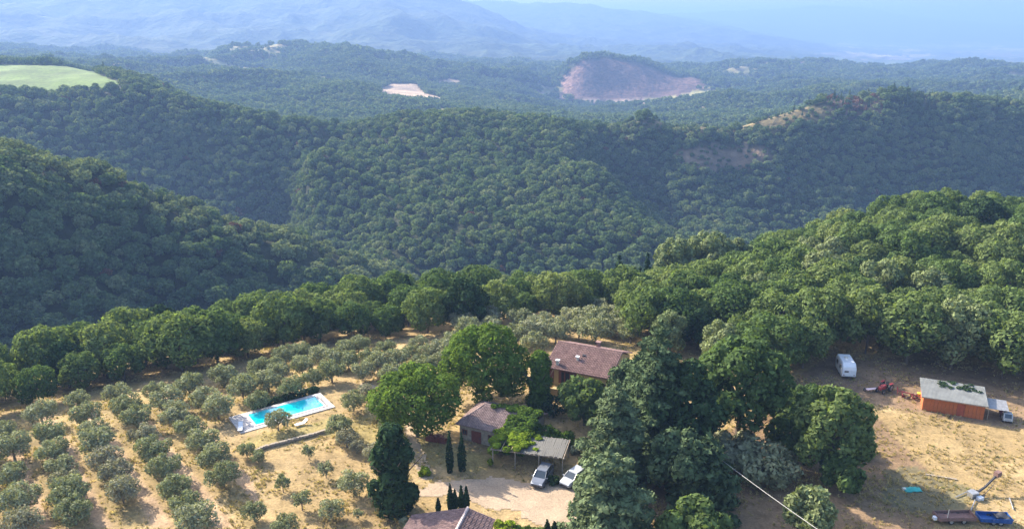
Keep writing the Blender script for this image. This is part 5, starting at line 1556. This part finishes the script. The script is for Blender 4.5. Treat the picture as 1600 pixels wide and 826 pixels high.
# ------------------------------------------------------------------ gravel yard and paths
def drape(name, poly_px, mat, step=.6, lift=.05, edge=.8):
    poly = [tuple(gpt(*q)[:2]) for q in poly_px]
    xs, ys = [p[0] for p in poly], [p[1] for p in poly]
    gx = np.arange(min(xs) - 1, max(xs) + 1, step); gy = np.arange(min(ys) - 1, max(ys) + 1, step)
    X, Y = np.meshgrid(gx, gy)
    nx_ = X + edge * fbm(X / 3, Y / 3, 3); ny_ = Y + edge * fbm(X / 3 + 40, Y / 3, 3)
    inside = inpoly(nx_.ravel(), ny_.ravel(), poly).reshape(X.shape)
    Z = H(X.ravel(), Y.ravel()).reshape(X.shape) + lift
    idx_ = np.arange(X.size).reshape(X.shape)
    q = np.stack([idx_[:-1, :-1], idx_[:-1, 1:], idx_[1:, 1:], idx_[1:, :-1]], -1).reshape(-1, 4)
    ok = inside.ravel()[q].all(1)
    me = np_mesh(name, np.c_[X.ravel(), Y.ravel(), Z.ravel()], q[ok], mat, True)
    o = bpy.data.objects.new(name, me); COL.objects.link(o); o['kind'] = 'structure'
    return o
def earth(name, c):
    m, t, n, l = new_mat(name)
    ge = N(t, 'ShaderNodeNewGeometry')
    a = noise(t, ge.outputs['Position'], .35, 6, .65); b = noise(t, ge.outputs['Position'], 4.0, 5, .7)
    k = ramp(t, a.outputs['Fac'], [(.3, [x * .8 for x in c]), (.7, [min(1, x * 1.15) for x in c])])
    k = mixc(t, 'MULTIPLY', 1.0, k, ramp(t, b.outputs['Fac'], [(.3, .8), (.7, 1.18)]))
    principled(t, k, .95, bump(t, b.outputs['Fac'], .12), .1)
    return m
YARD = earth('pale_gravel', (.33, .25, .175)); PATH = earth('sandy_path', (.36, .27, .18))
drape('gravel_yard', [(735, 748), (775, 742), (812, 752), (850, 752), (905, 756), (925, 780), (918, 830), (905, 900), (850, 900), (850, 826), (800, 800), (755, 790), (700, 775), (645, 780), (640, 765), (690, 750)], YARD, .4, .045, 1.0)
drape('sandy_path', [(560, 598), (590, 600), (618, 610), (640, 640), (660, 700), (680, 748), (655, 752), (640, 700), (622, 645), (600, 612), (560, 606)], PATH, .35, .04, .6)

# ------------------------------------------------------------------ dry grass
tuft_src = bpy.data.collections.new('grass_sources')
STRAW = leaf_mat('straw_grass', [(.30, .225, .115), (.37, .29, .155), (.43, .35, .20)], .3, var=.25)
GREENG = leaf_mat('green_weeds', [(.14, .15, .05), (.22, .21, .08)], .3, var=.25)
for i in range(5):
    gg = np.random.default_rng(600 + i); V = []
    for k in range(16):
        a = gg.uniform(0, 6.283); b0 = gg.normal(size=2) * .12; ln = gg.uniform(.15, .42); lean = gg.uniform(.05, .3); wd = gg.uniform(.03, .06)
        c_, s_ = math.cos(a), math.sin(a)
        V += [(b0[0] - s_ * wd, b0[1] + c_ * wd, -.03), (b0[0] + s_ * wd, b0[1] - c_ * wd, -.03), (b0[0] + c_ * lean + s_ * wd * .3, b0[1] + s_ * lean - c_ * wd * .3, ln), (b0[0] + c_ * lean - s_ * wd * .3, b0[1] + s_ * lean + c_ * wd * .3, ln)]
    o = bpy.data.objects.new('tuft_%d' % i, cloud_mesh('tuft_%d' % i, np.array(V), GREENG if i == 4 else STRAW)); tuft_src.objects.link(o)
gg = np.random.default_rng(77)
n = 60000
ty = 62 + (150 - 62) * gg.random(n) ** 1.25; tx = gg.uniform(-.78, .78, n) * ty
cl = fbm(tx / 6, ty / 6, 3)
ok = (cl + gg.normal(size=n) * .25 > .05) & ~inpoly(tx, ty, [tuple(gpt(*q)[:2]) for q in [(735, 748), (812, 752), (905, 756), (925, 780), (905, 900), (850, 900), (850, 826), (755, 790), (645, 780), (690, 750)]])
ss = np.abs((tx * ROWPERP.x + ty * ROWPERP.y - ROW0) / ROWGAP); ss = np.abs(ss - np.round(ss))
ok &= ~(inpoly(tx, ty, GROVE) & (ss > .36))
for px_poly in ([(362, 644), (497, 616), (516, 630), (380, 686)],):
    ok &= ~inpoly(tx, ty, [tuple(gpt(*q)[:2]) for q in px_poly])
tx, ty, cl = tx[ok], ty[ok], cl[ok]
tz = H(tx, ty)
gr = scatter_object('dry_grass', np.c_[tx, ty, tz], gg.uniform(.3, .75, len(tx)) * (1 + .5 * np.clip(cl, 0, 1)), np.where(gg.random(len(tx)) < .04, 4, gg.integers(0, 4, len(tx))), gg.uniform(0, 6.283, len(tx)), tuft_src)
tag(gr, 'straw-coloured dry grass in tufts over the open ground', 'grass', kind='stuff')

# ------------------------------------------------------------------ far hamlet and farmhouses
FARWALL = simple('far_house_wall', (.42, .34, .28), .9, var=.1)
for i, (px, py, Y, L, lab) in enumerate(((1176, 106, 2590, 16, 'first house of the far hamlet on the blue ridge'), (1196, 106, 2590, 13, 'second house of the far hamlet on the ridge'), (1224, 106, 2590, 18, 'long middle house of the far hamlet on the ridge'),
        (1252, 107, 2590, 14, 'fourth house of the far hamlet on the ridge'), (1284, 109, 2570, 15, 'last house of the far hamlet on the ridge'), (1046, 148, 1900, 15, 'lone far farmhouse beside the pale crop field'),
        (716, 130, 1850, 14, 'far farmhouse beside the small bare clearing'), (1440, 160, 780, 9, 'pale ruined hut among the dark pines on the ridge'))):
    x, y, z = at_Y(px, py, Y); z = Hs(x, y)
    r = empty('far_house', (x, y, z), .4 * (i % 3) - .3)
    D, h = L * .6, 7.0 if Y > 1000 else 3.5
    walls(r, -L / 2, L / 2, -D / 2, D / 2, -2, h, FARWALL, .5, (0, h + D * .18))
    for s_ in (-1, 1): MB().add([(-L / 2 - .4, 0, h + D * .2 + .1), (L / 2 + .4, 0, h + D * .2 + .1), (L / 2 + .4, s_ * (D / 2 + .5), h), (-L / 2 - .4, s_ * (D / 2 + .5), h), (-L / 2 - .4, 0, h + D * .2 - .2), (L / 2 + .4, 0, h + D * .2 - .2), (L / 2 + .4, s_ * (D / 2 + .5), h - .3), (-L / 2 - .4, s_ * (D / 2 + .5), h - .3)],
        [(0, 1, 2, 3), (7, 6, 5, 4), (4, 5, 1, 0), (5, 6, 2, 1), (6, 7, 3, 2), (7, 4, 0, 3)]).build('roof', TILE, r)
    for k in (-.28, .05, .3): MB().box((k * L, -D / 2 - .02, h * .55), (1.3, .1, 1.7)).build('window', DARKIN, r)
    tag(r, lab, 'house', 'houses of the far hills')
